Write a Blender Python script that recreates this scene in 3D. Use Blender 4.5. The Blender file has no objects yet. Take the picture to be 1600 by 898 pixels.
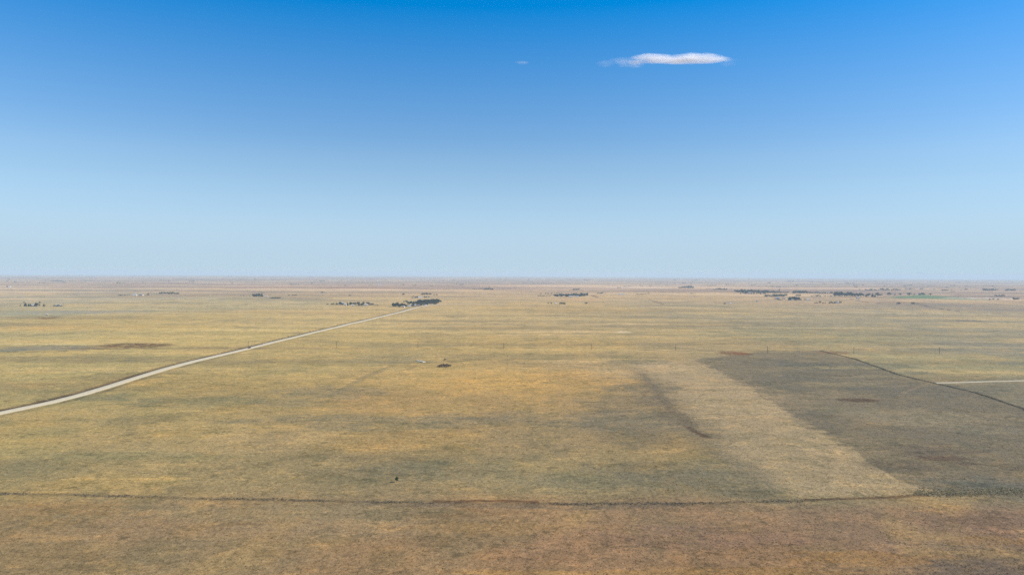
import bpy, math, random
import numpy as np
from mathutils import Matrix, Vector

rad = math.radians
random.seed(7)
rng = np.random.default_rng(11)
scene = bpy.context.scene
C = scene.collection

# ------------------------------------------------------------------ camera, sky, sun, exposure
FPX = 1120.0                      # focal length in pixels of the 1600 px wide photograph
CAM_H = 110.0                     # height of the drone above the plain
PITCH = -1.19                     # degrees
ROLL = 0.27
SUN_AZ, SUN_EL = 92.0, 38.0       # azimuth clockwise from +Y (the view direction)

camd = bpy.data.cameras.new('camera')
camd.sensor_width = 36.0
camd.lens = 36.0 * FPX / 1600.0
camd.clip_start = 1.0
camd.clip_end = 200000.0
cam = bpy.data.objects.new('camera', camd)
C.objects.link(cam)
CAM_R = Matrix.Rotation(rad(90 + PITCH), 3, 'X') @ Matrix.Rotation(rad(ROLL), 3, 'Z')
cam.matrix_world = Matrix.Translation((0, 0, CAM_H)) @ CAM_R.to_4x4()
scene.camera = cam

world = bpy.data.worlds.new('World')
scene.world = world
world.use_nodes = True
wn = world.node_tree
bg = wn.nodes['Background']
sky = wn.nodes.new('ShaderNodeTexSky')
sky.sky_type = 'NISHITA'
sky.sun_disc = False
sky.sun_elevation = rad(SUN_EL)
sky.sun_rotation = rad(SUN_AZ)
sky.altitude = 1600.0
sky.air_density = 1.0
sky.dust_density = 0.6
sky.ozone_density = 1.0
# the dry, deep blue of the day: saturation rises away from the horizon, where the air turns pale
def wnode(t, **kw):
    n = wn.nodes.new(t)
    for k, v in kw.items(): n.inputs[k].default_value = v
    return n
wtc = wn.nodes.new('ShaderNodeTexCoord'); wsep = wn.nodes.new('ShaderNodeSeparateXYZ')
wn.links.new(wtc.outputs['Generated'], wsep.inputs[0])
def wmap(a, b, c, d, smooth=False):
    n = wn.nodes.new('ShaderNodeMapRange')
    if smooth: n.interpolation_type = 'SMOOTHSTEP'
    for i, v in enumerate((a, b, c, d)): n.inputs[i + 1].default_value = v
    wn.links.new(wsep.outputs['Z'], n.inputs[0]); return n.outputs[0]
hs = wn.nodes.new('ShaderNodeHueSaturation')
wn.links.new(sky.outputs['Color'], hs.inputs['Color'])
wn.links.new(wmap(0.15, 0.37, 1.25, 1.60), hs.inputs['Saturation'])
wn.links.new(wmap(0.12, 0.36, 1.0, 1.5), hs.inputs['Value'])
wmx = wn.nodes.new('ShaderNodeMix'); wmx.data_type = 'RGBA'
wn.links.new(wmap(0.0, 0.19, 1.0, 0.0, True), wmx.inputs[0])
wn.links.new(hs.outputs['Color'], wmx.inputs[6])
wpl = wn.nodes.new('ShaderNodeMix'); wpl.data_type = 'RGBA'
wn.links.new(wmap(0.0, 0.09, 0.0, 1.0), wpl.inputs[0])
wpl.inputs[6].default_value = (3.98, 5.22, 6.12, 1); wpl.inputs[7].default_value = (3.15, 4.80, 6.75, 1)
wn.links.new(wpl.outputs[2], wmx.inputs[7])
wn.links.new(wmx.outputs[2], bg.inputs['Color'])
bg.inputs['Strength'].default_value = 0.10

sund = bpy.data.lights.new('sun', 'SUN')
sund.energy = 5.0
sund.angle = rad(0.53)
sund.color = (1.0, 0.95, 0.87)
sun = bpy.data.objects.new('sun', sund)
C.objects.link(sun)
sdir = Vector((math.sin(rad(SUN_AZ)) * math.cos(rad(SUN_EL)), math.cos(rad(SUN_AZ)) * math.cos(rad(SUN_EL)), math.sin(rad(SUN_EL))))
sun.rotation_euler = sdir.to_track_quat('Z', 'Y').to_euler()
sun.location = (300, -200, 400)

scene.view_settings.view_transform = 'Standard'
scene.view_settings.look = 'None'
scene.view_settings.exposure = 0.35
scene.view_settings.gamma = 1.0
scene.render.engine = 'CYCLES'
scene.cycles.volume_bounces = 3
scene.cycles.max_bounces = 8
scene.cycles.use_denoising = False

# ------------------------------------------------------------------ noise, terrain height, pixel -> ground
def _hash(ix, iy, seed):
    h = (ix.astype(np.int64) * 374761393 + iy.astype(np.int64) * 668265263 + seed * 1442695041) & 0xFFFFFFFF
    h = ((h ^ (h >> 13)) * 1274126177) & 0xFFFFFFFF
    h = (h ^ (h >> 16)) & 0xFFFFFFFF
    return h.astype(np.float64) / 4294967295.0

def vnoise(x, y, seed=0):
    """gradient noise, about -1..1"""
    x = np.asarray(x, dtype=np.float64); y = np.asarray(y, dtype=np.float64)
    ix = np.floor(x); iy = np.floor(y); fx = x - ix; fy = y - iy
    u = fx * fx * fx * (fx * (fx * 6 - 15) + 10); v = fy * fy * fy * (fy * (fy * 6 - 15) + 10)
    def g(ax, ay, dx, dy):
        a = _hash(ax, ay, seed) * 2 * math.pi
        return np.cos(a) * dx + np.sin(a) * dy
    n00 = g(ix, iy, fx, fy); n10 = g(ix + 1, iy, fx - 1, fy)
    n01 = g(ix, iy + 1, fx, fy - 1); n11 = g(ix + 1, iy + 1, fx - 1, fy - 1)
    return ((n00 * (1 - u) + n10 * u) * (1 - v) + (n01 * (1 - u) + n11 * u) * v) * 1.5

def fbm(x, y, seed=0, octv=4, gain=0.5):
    s = 0; a = 1.0; t = 0
    for i in range(octv):
        s = s + a * vnoise(x * 2 ** i, y * 2 ** i, seed + 17 * i); t += a; a *= gain
    return s / t

def sstep(a, b, x):
    t = np.clip((x - a) / (b - a), 0, 1)
    return t * t * (3 - 2 * t)

R_EARTH = 7.4e6                   # with refraction
def height(X, Y):
    X = np.asarray(X, dtype=np.float64); Y = np.asarray(Y, dtype=np.float64)
    d = np.hypot(X, Y)
    h = 0.9 * vnoise(X / 210, Y / 210, 1) * sstep(150, 900, d)
    h = h + 3.0 * vnoise(X / 900, Y / 650, 2) * sstep(300, 2500, d)
    h = h + 4.5 * vnoise(X / 3600, Y / 2400, 3) * sstep(1800, 8000, d)
    h = h + 5.0 * vnoise(X / 13000, Y / 8000, 4) * sstep(7000, 24000, d)
    return h - d * d / (2 * R_EARTH)

_T = np.exp(np.linspace(math.log(120), math.log(60000), 1500))
def at(x, y):
    """the spot of ground that the photograph shows at (x, y)"""
    v = CAM_R @ Vector(((x - 800) / FPX, -(y - 449) / FPX, -1))
    f = lambda t: CAM_H + v.z * t - height(v.x * t, v.y * t)
    g = f(_T)
    k = np.argmax(g < 0)
    if g[k] >= 0:
        t = 40000.0
    else:
        a, b = _T[max(k - 1, 0)], _T[k]
        for _ in range(30):
            m = 0.5 * (a + b)
            if f(m) < 0: b = m
            else: a = m
        t = b
    X, Y = v.x * t, v.y * t
    return Vector((X, Y, float(height(X, Y))))

def pxm(p):
    """metres per photograph pixel at a point"""
    return p.y / FPX

# ------------------------------------------------------------------ small helpers
def lin(c):
    c = np.asarray(c, dtype=np.float64) / 255.0
    return np.where(c <= 0.04045, c / 12.92, ((c + 0.055) / 1.055) ** 2.4)

def tag(o, label=None, cat=None, group=None, kind=None):
    if label: o['label'] = label
    if cat: o['category'] = cat
    if group: o['group'] = group
    if kind: o['kind'] = kind
    return o

def mesh(name, verts, faces, mats=(), midx=None, smooth=False):
    me = bpy.data.meshes.new(name)
    me.from_pydata([tuple(v) for v in verts], [], [tuple(f) for f in faces])
    for m in mats: me.materials.append(m)
    if midx is not None: me.polygons.foreach_set('material_index', np.asarray(midx, dtype=np.int32))
    if smooth: me.polygons.foreach_set('use_smooth', np.ones(len(me.polygons), dtype=bool))
    me.update()
    return me

def link(name, me, parent=None, loc=None):
    o = bpy.data.objects.new(name, me)
    C.objects.link(o)
    if parent: o.parent = parent
    if loc is not None: o.location = loc
    return o

def box(x0, x1, y0, y1, z0, z1):
    v = [(x0, y0, z0), (x1, y0, z0), (x1, y1, z0), (x0, y1, z0), (x0, y0, z1), (x1, y0, z1), (x1, y1, z1), (x0, y1, z1)]
    f = [(0, 3, 2, 1), (4, 5, 6, 7), (0, 1, 5, 4), (1, 2, 6, 5), (2, 3, 7, 6), (3, 0, 4, 7)]
    return v, f

def tube(pts, radii, n=6):
    """tapered tube along a list of points"""
    V = []; F = []
    for i, p in enumerate(pts):
        p = Vector(p)
        q = Vector(pts[min(i + 1, len(pts) - 1)]) - Vector(pts[max(i - 1, 0)])
        q.normalize()
        a = q.orthogonal().normalized(); b = q.cross(a)
        for k in range(n):
            t = 2 * math.pi * k / n
            V.append(p + (a * math.cos(t) + b * math.sin(t)) * radii[i])
    for i in range(len(pts) - 1):
        for k in range(n):
            F.append((i * n + k, i * n + (k + 1) % n, (i + 1) * n + (k + 1) % n, (i + 1) * n + k))
    F.append(tuple(range(n - 1, -1, -1))); F.append(tuple(range((len(pts) - 1) * n, len(pts) * n)))
    return V, F

def join(parts):
    V = []; F = []
    for v, f in parts:
        o = len(V); V += list(v); F += [tuple(i + o for i in q) for q in f]
    return V, F

def nmat(name, col, rough=0.9, var=0.0, scale=1.0, spec=0.2, alt=None):
    """principled material whose colour wanders with object-space noise"""
    m = bpy.data.materials.new(name); m.use_nodes = True
    nt = m.node_tree; b = nt.nodes['Principled BSDF']
    b.inputs['Roughness'].default_value = rough
    b.inputs['Specular IOR Level'].default_value = spec
    tc = nt.nodes.new('ShaderNodeTexCoord')
    n = nt.nodes.new('ShaderNodeTexNoise'); n.inputs['Scale'].default_value = scale; n.inputs['Detail'].default_value = 4
    nt.links.new(tc.outputs['Object'], n.inputs['Vector'])
    mx = nt.nodes.new('ShaderNodeMix'); mx.data_type = 'RGBA'
    alt = alt or tuple(c * (1 - var) for c in col)
    mx.inputs[6].default_value = (*col, 1); mx.inputs[7].default_value = (*alt, 1)
    mr = nt.nodes.new('ShaderNodeMapRange'); mr.inputs[1].default_value = 0.35; mr.inputs[2].default_value = 0.65
    nt.links.new(n.outputs['Fac'], mr.inputs[0]); nt.links.new(mr.outputs[0], mx.inputs[0])
    nt.links.new(mx.outputs[2], b.inputs['Base Color'])
    return m

# ------------------------------------------------------------------ the land: one sheet to the horizon
# rows of vertices get wider apart with distance, all around the plain; columns finer in the northern wedge
p_rows = np.concatenate([np.arange(478, 24, -1.0), np.arange(24, 10, -0.35), np.arange(10, 1.9, -0.12)])
radii = np.concatenate([[25, 60, 100, 150, 200], CAM_H * FPX / p_rows])
radii = radii[np.concatenate([[True], np.diff(radii) > 0])]
radii = radii[radii < 45500]
radii = np.concatenate([radii, [46000.0]])
az_f = np.arange(-43, 43.001, 0.085)
az_s = np.arange(43 + 3, 360 - 43 - 1, 3.0)
az = np.radians(np.concatenate([az_f, az_s]))
NR, NA = len(radii), len(az)
RR, AA = np.meshgrid(radii, az, indexing='ij')
GX = (RR * np.sin(AA)).ravel(); GY = (RR * np.cos(AA)).ravel()
GZ = height(GX, GY)

# how much light a bare sheet sends back to the lens at this exposure: photograph value -> albedo
KEXP = 1.38
def alb(c):
    c = lin(c) / KEXP; l = (c * np.array([.3, .55, .15])).sum()
    return np.maximum(l + 1.10 * (c - l), 0.01) * np.array([1.10, 1.00, 0.92])

# broad vegetation zones: world anchors with the colour of the sward there
ZONES = [  # x, y in the photograph -> ground spot, colour seen
 (0,890,(139,122,88)), (300,890,(140,124,92)), (600,890,(143,122,90)), (900,880,(145,120,90)), (1200,870,(138,114,84)), (1560,880,(118,102,82)),
 (0,820,(148,126,90)), (250,830,(144,124,92)), (500,830,(146,128,96)), (800,830,(150,126,92)), (1100,820,(140,118,90)), (1350,820,(136,115,90)), (1580,820,(130,108,86)),
 (0,745,(148,134,94)), (180,745,(162,143,99)), (400,745,(156,138,98)), (600,750,(140,126,92)), (850,760,(142,130,96)), (1050,750,(122,113,86)), (1200,750,(140,130,98)), (1350,740,(146,130,96)), (1560,740,(98,98,84)),
 (0,690,(160,146,98)), (200,680,(168,148,102)), (420,690,(172,150,106)), (650,690,(158,136,92)), (850,690,(150,132,96)), (1020,690,(128,115,86)), (1250,690,(146,132,100)), (1500,690,(108,106,90)),
 (30,620,(162,148,100)), (200,640,(166,148,100)), (400,630,(156,138,94)), (600,630,(166,140,94)), (800,630,(162,138,94)), (1000,630,(136,121,90)), (1180,630,(168,150,114)), (1400,640,(112,110,94)), (1590,615,(128,122,98)),
 (60,570,(168,154,104)), (280,600,(164,144,94)), (480,580,(166,148,98)), (600,590,(176,150,98)), (800,590,(184,154,98)), (950,590,(174,146,98)), (1060,585,(184,160,118)), (1250,580,(116,114,94)), (1500,575,(150,142,106)),
 (60,520,(180,164,112)), (300,530,(186,166,108)), (550,535,(182,160,106)), (750,535,(182,158,104)), (900,535,(178,154,102)), (1080,540,(164,146,106)), (1300,530,(152,142,106)), (1550,540,(138,132,110)),
 (60,490,(172,162,122)), (250,500,(184,162,106)), (500,500,(188,166,112)), (750,500,(182,160,112)), (950,505,(176,156,112)), (1200,500,(156,144,112)), (1500,505,(146,138,112)),
 (60,470,(166,158,126)), (300,475,(176,162,118)), (600,485,(188,164,112)), (850,478,(186,160,108)), (1100,478,(172,154,114)), (1350,480,(160,146,114)), (1560,480,(142,130,108)),
 (100,455,(160,150,120)), (400,455,(168,150,116)), (700,458,(176,152,108)), (1000,462,(176,152,108)), (1250,470,(172,150,112)), (1550,460,(148,130,106)),
 (200,445,(156,136,110)), (600,448,(158,132,104)), (1000,450,(160,136,108)), (1500,450,(150,132,108)),
 (400,438,(140,122,100)), (1100,441,(140,126,106)),
]
def zone_colour(X, Y):
    num = np.zeros((len(X), 3)); den = np.zeros(len(X))
    wx = X + 0.05 * np.hypot(X, Y) * fbm(X / 300, Y / 400, 31, 3)
    wy = Y * (1 + 0.10 * fbm(X / 350, Y / 500, 32, 3))
    for x, y, c in ZONES:
        p = at(x, y); D = p.y
        q = ((wx - p.x) / (0.13 * D)) ** 2 + (np.log(np.maximum(wy, 40) / D) / 0.085) ** 2
        w = 1.0 / (0.15 + q) ** 2.2
        num += w[:, None] * alb(c); den += w
    return num / den[:, None]

def chunked(fn, n=120000):
    out = []
    for i in range(0, len(GX), n):
        out.append(fn(GX[i:i + n], GY[i:i + n]))
    return np.concatenate(out)

col = chunked(zone_colour)
# broad drifts of greener and yellower sward, patches tens to hundreds of metres across
d_all = np.hypot(GX, GY)
n1 = chunked(lambda X, Y: fbm(X / 95, Y / 120, 51, 4, 0.6))
n2 = chunked(lambda X, Y: fbm(X / 420, Y / 330, 52, 4, 0.6))
n3 = chunked(lambda X, Y: fbm(X / 1900, Y / 900, 53, 4, 0.6))
def blend(mask, c, raw=False):
    global col
    c = np.asarray(c) if raw else alb(c)
    col = col * (1 - mask[:, None]) + c * mask[:, None]
far = sstep(900, 2600, d_all)
blend(0.30 * sstep(0.10, 0.30, n1), (118, 110, 82))
blend(0.26 * sstep(0.10, 0.30, -n1), (186, 158, 102))
blend(0.40 * sstep(0.05, 0.40, n2) * (0.35 + 0.65 * far), (128, 122, 96))
blend(0.40 * sstep(0.05, 0.40, -n2) * (0.35 + 0.65 * far), (200, 174, 116))
blend(0.45 * sstep(0.05, 0.40, n3) * sstep(1800, 4000, d_all), (120, 104, 84))
blend(0.40 * sstep(0.08, 0.40, -n3) * sstep(1800, 4000, d_all), (206, 180, 130))

nb = chunked(lambda X, Y: fbm(X / 760, Y / 105, 57, 4, 0.55)); nb2 = chunked(lambda X, Y: fbm(X / 2600, Y / 420, 58, 3, 0.55))
bw = sstep(550, 1000, d_all) * (1 - 0.6 * sstep(2500, 5000, d_all))
blend(0.42 * sstep(0.06, 0.34, nb) * bw, (124, 112, 84))
blend(0.42 * sstep(0.06, 0.34, -nb) * bw, (206, 180, 124))
bw2 = sstep(2200, 4200, d_all)
blend(0.50 * sstep(0.05, 0.30, nb2) * bw2, (118, 98, 78))
blend(0.50 * sstep(0.05, 0.30, -nb2) * bw2, (214, 190, 146))

def window(X0, X1, Y0, Y1):
    return np.nonzero((GX > X0) & (GX < X1) & (GY > Y0) & (GY < Y1))[0]

def apply(idx, m, c, raw=False):
    c = np.asarray(c) if raw else alb(c)
    col[idx] = col[idx] * (1 - m[:, None]) + c * m[:, None]

def field(pts, c, s, edge=6.0, wob=3.0):
    """a fenced field: polygon through ground spots, with a slightly ragged edge"""
    P = np.array([[*at(x, y).xy] for x, y in pts])
    idx = window(P[:, 0].min() - 80, P[:, 0].max() + 80, P[:, 1].min() - 80, P[:, 1].max() + 80)
    X = GX[idx] + wob * vnoise(GX[idx] / 9, GY[idx] / 9, 61) * 2; Y = GY[idx] + wob * vnoise(GX[idx] / 11, GY[idx] / 11, 62) * 2
    ins = np.zeros(len(idx), bool); dist = np.full(len(idx), 1e9)
    for i in range(len(P)):
        a = P[i]; b = P[(i + 1) % len(P)]
        e = b - a; L2 = (e ** 2).sum()
        t = np.clip(((X - a[0]) * e[0] + (Y - a[1]) * e[1]) / L2, 0, 1)
        dist = np.minimum(dist, np.hypot(X - a[0] - t * e[0], Y - a[1] - t * e[1]))
        cond = ((a[1] > Y) != (b[1] > Y))
        with np.errstate(divide='ignore', invalid='ignore'):
            xi = (b[0] - a[0]) * (Y - a[1]) / (b[1] - a[1]) + a[0]
        ins ^= cond & (X < xi)
    sd = np.where(ins, dist, -dist)
    m = s * sstep(-edge, edge, sd)
    apply(idx, m, c)

def patch(x, y, rx, ry, c, s, wob=0.60, soft=0.38):
    """an oval stand of different growth; radii given in photograph pixels"""
    p = at(x, y); k = pxm(p); ax = rx * k
    far_ = at(x, max(y - ry, 436.0)).y - p.y; near_ = p.y - at(x, y + ry).y
    idx = window(p.x - 1.8 * ax, p.x + 1.8 * ax, p.y - 2 * near_, p.y + 2 * far_)
    X = GX[idx]; Y = GY[idx]
    w = wob * fbm(X / (ax * 0.5), Y / ((far_ + near_) * 0.35), int(x * 7 + y), 4, 0.6) * 1.6
    dy = Y - p.y
    q = np.sqrt(((X - p.x) / ax) ** 2 + np.where(dy > 0, dy / far_, dy / near_) ** 2) + w
    rag = 0.72 + 0.75 * fbm(X / (ax * 0.16), Y / ((far_ + near_) * 0.09), int(x * 3 + y * 5), 4, 0.65)
    apply(idx, np.clip(1.2 * s * rag, 0, 0.96) * (1 - sstep(1 - soft, 1 + soft * 0.5, q)), c)

def streak(pts, wid, c, s, soft=0.5, breakup=0.0, seed=0):
    """a ditch, rut or weedy fence line of a given width in metres"""
    P = np.array([[*at(x, y).xy] for x, y in pts])
    W = wid * 3 + 20
    idx = window(P[:, 0].min() - W, P[:, 0].max() + W, P[:, 1].min() - W, P[:, 1].max() + W)
    X = GX[idx]; Y = GY[idx]
    X = X + wid * 0.35 * vnoise(X / (wid * 2.5), Y / (wid * 2.5), 71 + seed); Y = Y + wid * 0.35 * vnoise(X / (wid * 2.2), Y / (wid * 2.2), 72 + seed)
    dist = np.full(len(idx), 1e9)
    for i in range(len(P) - 1):
        a, b = P[i], P[i + 1]; e = b - a
        t = np.clip(((X - a[0]) * e[0] + (Y - a[1]) * e[1]) / max((e ** 2).sum(), 1e-6), 0, 1)
        dist = np.minimum(dist, np.hypot(X - a[0] - t * e[0], Y - a[1] - t * e[1]))
    m = s * (1 - sstep(wid * 0.5 * (1 - soft), wid * 0.5 * (1 + soft), dist))
    if breakup: m = m * np.clip(1 - breakup + breakup * 2.2 * (0.5 + fbm(X / 23, Y / 23, 90 + seed, 3)), 0, 1)
    apply(idx, m, c)

# --- fields
field([(1085,562),(1130,583),(1200,625),(1300,685),(1400,745),(1450,770),(1600,768),(1700,764),(1680,668),(1600,639),(1530,616),(1400,585),(1330,560),(1282,548),(1180,550)], (118,108,86), 0.76, 2.5, 3)
field([(985,568),(1085,562),(1130,583),(1200,625),(1300,685),(1400,745),(1450,768),(1250,778),(1150,735),(1100,680),(1050,630),(1010,595)], (162,145,112), 0.74, 2.5, 4)
field([(1465,600),(1600,596),(1700,594),(1690,662),(1600,637),(1530,615)], (124,116,92), 0.6, 6, 3)
field([(1385,465),(1440,460),(1475,463),(1545,468),(1440,466.5)], (84,116,70), 0.85, 12, 6)
# --- foreground strip beyond the weeds
for a in [(1560,895,200,26,(96,88,76),0.6), (1350,872,130,12,(160,126,78),0.5), (1560,845,90,8,(154,122,76),0.5), (1150,893,180,8,(160,128,78),0.5), (760,825,130,10,(164,134,88),0.4), (120,795,110,12,(158,128,84),0.4),
          (900,895,200,5,(162,132,82),0.5), (420,800,260,16,(132,124,94),0.4), (1100,840,160,22,(130,108,92),0.4), (1500,850,120,8,(112,100,90),0.35)]: patch(*a)
# --- mid ground
for a in [(40,735,70,14,(126,120,88),0.45), (200,712,180,8,(134,130,92),0.5), (560,660,200,12,(118,114,90),0.6), (720,655,90,10,(122,116,94),0.5), (520,612,90,10,(124,118,94),0.5), (600,562,70,9,(134,128,98),0.5),
          (430,578,60,8,(138,132,92),0.45), (300,626,120,8,(110,112,84),0.6), (150,620,60,6,(112,112,84),0.55), (840,655,130,12,(120,114,92),0.5), (990,660,90,18,(116,110,92),0.55), (1000,606,70,8,(100,98,82),0.6),
          (930,608,70,6,(116,112,90),0.5), (1020,625,34,12,(110,102,84),0.55), (1060,655,26,14,(104,96,80),0.5), (1130,745,60,26,(112,108,88),0.55), (1040,745,80,14,(110,108,90),0.5), (640,735,80,16,(120,116,92),0.5),
          (900,752,90,12,(120,116,92),0.4), (820,600,140,24,(190,156,96),0.5), (300,670,160,14,(172,150,98),0.35), (180,752,110,12,(164,143,92),0.4), (720,590,110,16,(188,158,100),0.4), (450,630,60,6,(124,120,96),0.45),
          (1045,575,52,9,(184,162,122),0.6), (1150,612,60,16,(172,152,116),0.4), (830,558,180,4,(126,116,84),0.55), (1000,565,60,4,(128,120,96),0.55), (890,565,50,2,(198,172,126),0.8), (610,540,100,4,(140,130,94),0.5)]: patch(*a)
# --- the darker field on the right
for a in [(1300,572,120,7,(92,94,84),0.5), (1250,598,110,12,(92,94,82),0.5), (1450,610,120,10,(94,94,84),0.5), (1320,600,90,4,(142,130,100),0.6), (1430,652,120,14,(144,132,104),0.65), (1250,575,80,3,(140,128,98),0.5), (1360,588,70,3,(146,134,104),0.5), (1540,672,70,8,(128,122,100),0.5), (1330,640,50,6,(126,120,96),0.5), (1450,705,80,12,(92,84,72),0.5),
          (1400,728,60,10,(92,84,72),0.5), (1560,760,100,14,(90,96,88),0.5), (1280,660,40,20,(88,88,78),0.4)]: patch(*a)
for a in [(1343,625,33,3.4,(82,62,40),0.85), (1310,586.5,26,1.3,(76,72,56),0.8), (1147,552,28,3.2,(112,84,56),0.9), (1158,552,12,2.2,(134,88,54),0.6), (1302,551,26,2.6,(126,94,62),0.7), (1470,716,42,4.5,(94,74,56),0.65), (1510,724,22,2.5,(78,66,54),0.6),
          (1528,588,4,1.2,(90,78,56),0.8)]: patch(*a, 0.2, 0.35)
# --- left: pond-like grey hollow, brown hollow beside it
for a in [(80,543.5,78,4.2,(128,124,106),0.85), (10,547.5,34,2.6,(118,118,102),0.85), (210,539.5,62,4.2,(108,84,54),0.95), (150,544.5,50,1.3,(104,84,58),0.8)]: patch(*a, 0.12, 0.3)
for a in [(75,537.5,90,1.2,(208,190,140),0.8), (80,626,26,2.4,(104,76,48),0.75), (12,626,8,1.2,(92,70,46),0.7), (75,497,15,1.2,(112,76,44),0.9), (60,489,90,4,(150,148,124),0.7), (140,487,90,3,(150,142,124),0.6), (190,512,180,5,(198,168,104),0.5),
          (60,513,80,6,(200,168,108),0.6), (260,522,150,3,(166,148,100),0.5), (350,515,120,2,(208,186,128),0.6), (330,525,120,1.5,(206,182,126),0.5)]: patch(*a, 0.2, 0.45)
# --- straw and bare streaks across the middle distance
for a in [(880,518,110,1.3,(212,184,136),0.8), (840,523,120,0.9,(206,178,130),0.7), (975,518.5,14,1.4,(214,196,160),0.8), (980,506,60,1.2,(206,180,134),0.7), (800,512,130,1.6,(150,128,86),0.6), (720,507,160,1.0,(158,138,98),0.6),
          (1150,509,160,1.6,(140,130,100),0.6), (1350,520,160,3,(138,130,100),0.55), (1250,512,200,1.2,(186,172,130),0.6), (1500,515,120,2.4,(134,130,108),0.5), (1450,490,160,1.0,(196,182,140),0.7), (1300,487,120,1.2,(180,166,128),0.5),
          (1200,496,120,1.3,(190,172,128),0.6), (1400,557,90,1.5,(178,164,116),0.6), (1500,580,60,2,(166,152,108),0.5), (1330,574,70,3,(168,152,106),0.4), (700,545,26,1.2,(146,120,72),0.7), (1440,582,28,2,(104,106,92),0.6), (1590,568,30,4,(112,118,106),0.5),
          (1510,501,38,1.2,(96,86,74),0.7), (1520,480,140,8,(132,122,104),0.5), (1400,472,60,1.0,(120,92,70),0.5), (500,488,160,1.5,(176,150,100),0.5), (430,505,120,1.2,(160,142,96),0.5), (460,467,60,2.4,(140,126,98),0.6), (900,485,140,3,(168,144,96),0.6),
          (790,484,60,2,(158,138,94),0.5), (560,470,70,2,(146,126,96),0.5), (700,456,60,1.0,(134,120,96),0.6), (860,447,100,1.0,(206,180,134),0.7), (1000,449,50,1.0,(216,198,164),0.7), (560,450,90,1.2,(140,96,72),0.6), (250,442,60,0.8,(120,84,66),0.7),
          (60,442,60,0.7,(116,96,78),0.7), (860,442,60,0.7,(112,92,78),0.7), (420,449,70,0.8,(150,112,86),0.6), (1300,450,100,0.8,(210,180,140),0.6), (900,468,50,2,(200,158,108),0.5), (1250,474,80,1.2,(176,140,104),0.5), (1540,466,70,1.0,(208,198,180),0.7), (1540,463,70,0.9,(104,96,84),0.6)]: patch(*a, 0.25, 0.5)
# --- weedy fence lines, ditches, ruts
FORE = [(-120,768),(0,771),(100,772),(200,775),(300,778),(400,780),(500,782),(600,784),(700,785),(800,786),(900,787),(1000,787),(1100,786),(1200,783),(1300,780),(1400,775),(1450,772),(1520,771),(1600,772),(1720,773)]
streak(FORE, 4.0, (96,86,64), 0.5, 0.6, 0.85, 1)
streak([(560,787),(700,788),(800,791),(900,791),(1000,789),(1060,788)], 7.0, (104,96,80), 0.6, 0.6, 0.5, 2)
streak([(680,783),(760,782),(840,783)], 3.5, (86,60,40), 0.7, 0.5, 0.5, 3)
streak([(1260,780),(1320,779),(1400,776),(1440,774)], 3.0, (84,58,38), 0.6, 0.5, 0.5, 4)
EAST = [(1282,548),(1330,559),(1400,584),(1455,597.5),(1490,605),(1530,615),(1600,639),(1700,675)]
streak(EAST, 5.0, (78,72,58), 0.8, 0.5, 0.25, 5)
streak([(1000,547),(1100,548),(1200,548),(1282,548)], 8.0, (110,102,80), 0.75, 0.5, 0.2, 6)
streak([(1450,599),(1430,606),(1410,614)], 4.0, (140,124,96), 0.6, 0.5, 0, 7)
streak([(1340,545.5),(1450,546.5),(1600,545)], 7.0, (112,106,86), 0.45, 0.5, 0.4, 8)
streak([(820,543.5),(920,544.5),(1020,546)], 7.0, (140,120,80), 0.5, 0.5, 0.5, 9)
streak([(612,570),(570,589),(540,606),(520,617),(470,624)], 9.0, (132,122,92), 0.5, 0.6, 0.2, 10)
streak([(604,571),(562,588),(530,605)], 5.0, (190,164,112), 0.45, 0.6, 0.2, 11)
streak([(651,571),(637,577),(622,580)], 6.0, (142,124,84), 0.5, 0.5, 0, 12)
streak([(706,566),(740,561),(800,561),(870,560)], 9.0, (132,118,78), 0.5, 0.6, 0.3, 13)
streak([(1005,585),(1020,605),(1042,630),(1065,652),(1082,668),(1100,680)], 9.0, (104,94,76), 0.55, 0.7, 0.4, 14)
streak([(1104,682),(1140,715),(1180,750),(1215,776)], 22.0, (112,105,84), 0.5, 0.8, 0.35, 31)
streak([(985,575),(1003,584),(1030,610),(1055,640),(1100,678)], 26.0, (118,106,82), 0.42, 0.8, 0.3, 32)
streak([(1078,668),(1090,676),(1104,682)], 5.0, (84,66,46), 0.8, 0.6, 0.3, 15)
streak([(1014,467.5),(1024,471),(1036,475.5)], 12.0, (112,94,72), 0.7, 0.4, 0, 16)
streak([(1211,466),(1218,468),(1225,469.3)], 22.0, (66,56,46), 0.9, 0.4, 0, 17)
streak([(1326,467),(1340,469),(1358,472.5),(1390,474.5)], 16.0, (96,80,64), 0.8, 0.4, 0.2, 18)
streak([(1432,474),(1450,479),(1475,483),(1500,486.5)], 14.0, (92,80,66), 0.75, 0.4, 0.2, 19)
streak([(0,550),(70,549.3),(140,546.5),(200,544),(300,543.5),(385,543)], 7.0, (108,86,58), 0.65, 0.4, 0.2, 20)
streak([(926,462),(934,464.5)], 20.0, (110,72,48), 0.8, 0.5, 0, 21)
streak([(690,473.6),(730,473.6),(780,474)], 20.0, (150,132,92), 0.6, 0.5, 0, 22)

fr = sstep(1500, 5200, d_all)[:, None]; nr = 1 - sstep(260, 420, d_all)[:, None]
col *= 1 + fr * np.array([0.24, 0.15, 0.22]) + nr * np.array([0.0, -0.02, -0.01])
# --- write the sheet
# a shallow ditch beside the road is real relief, cut after the road line is known
ROAD = [(-260,706),(-120,673),(0,645),(50,635),(100,624),(150,610),(200,594),(250,578.5),(300,565),(350,553.5),(400,541.5),(450,529),(500,517),(550,505),(600,493.5),(625,487.5),(655,479.5)]
road_pts = [at(x, y) for x, y in ROAD]
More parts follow.
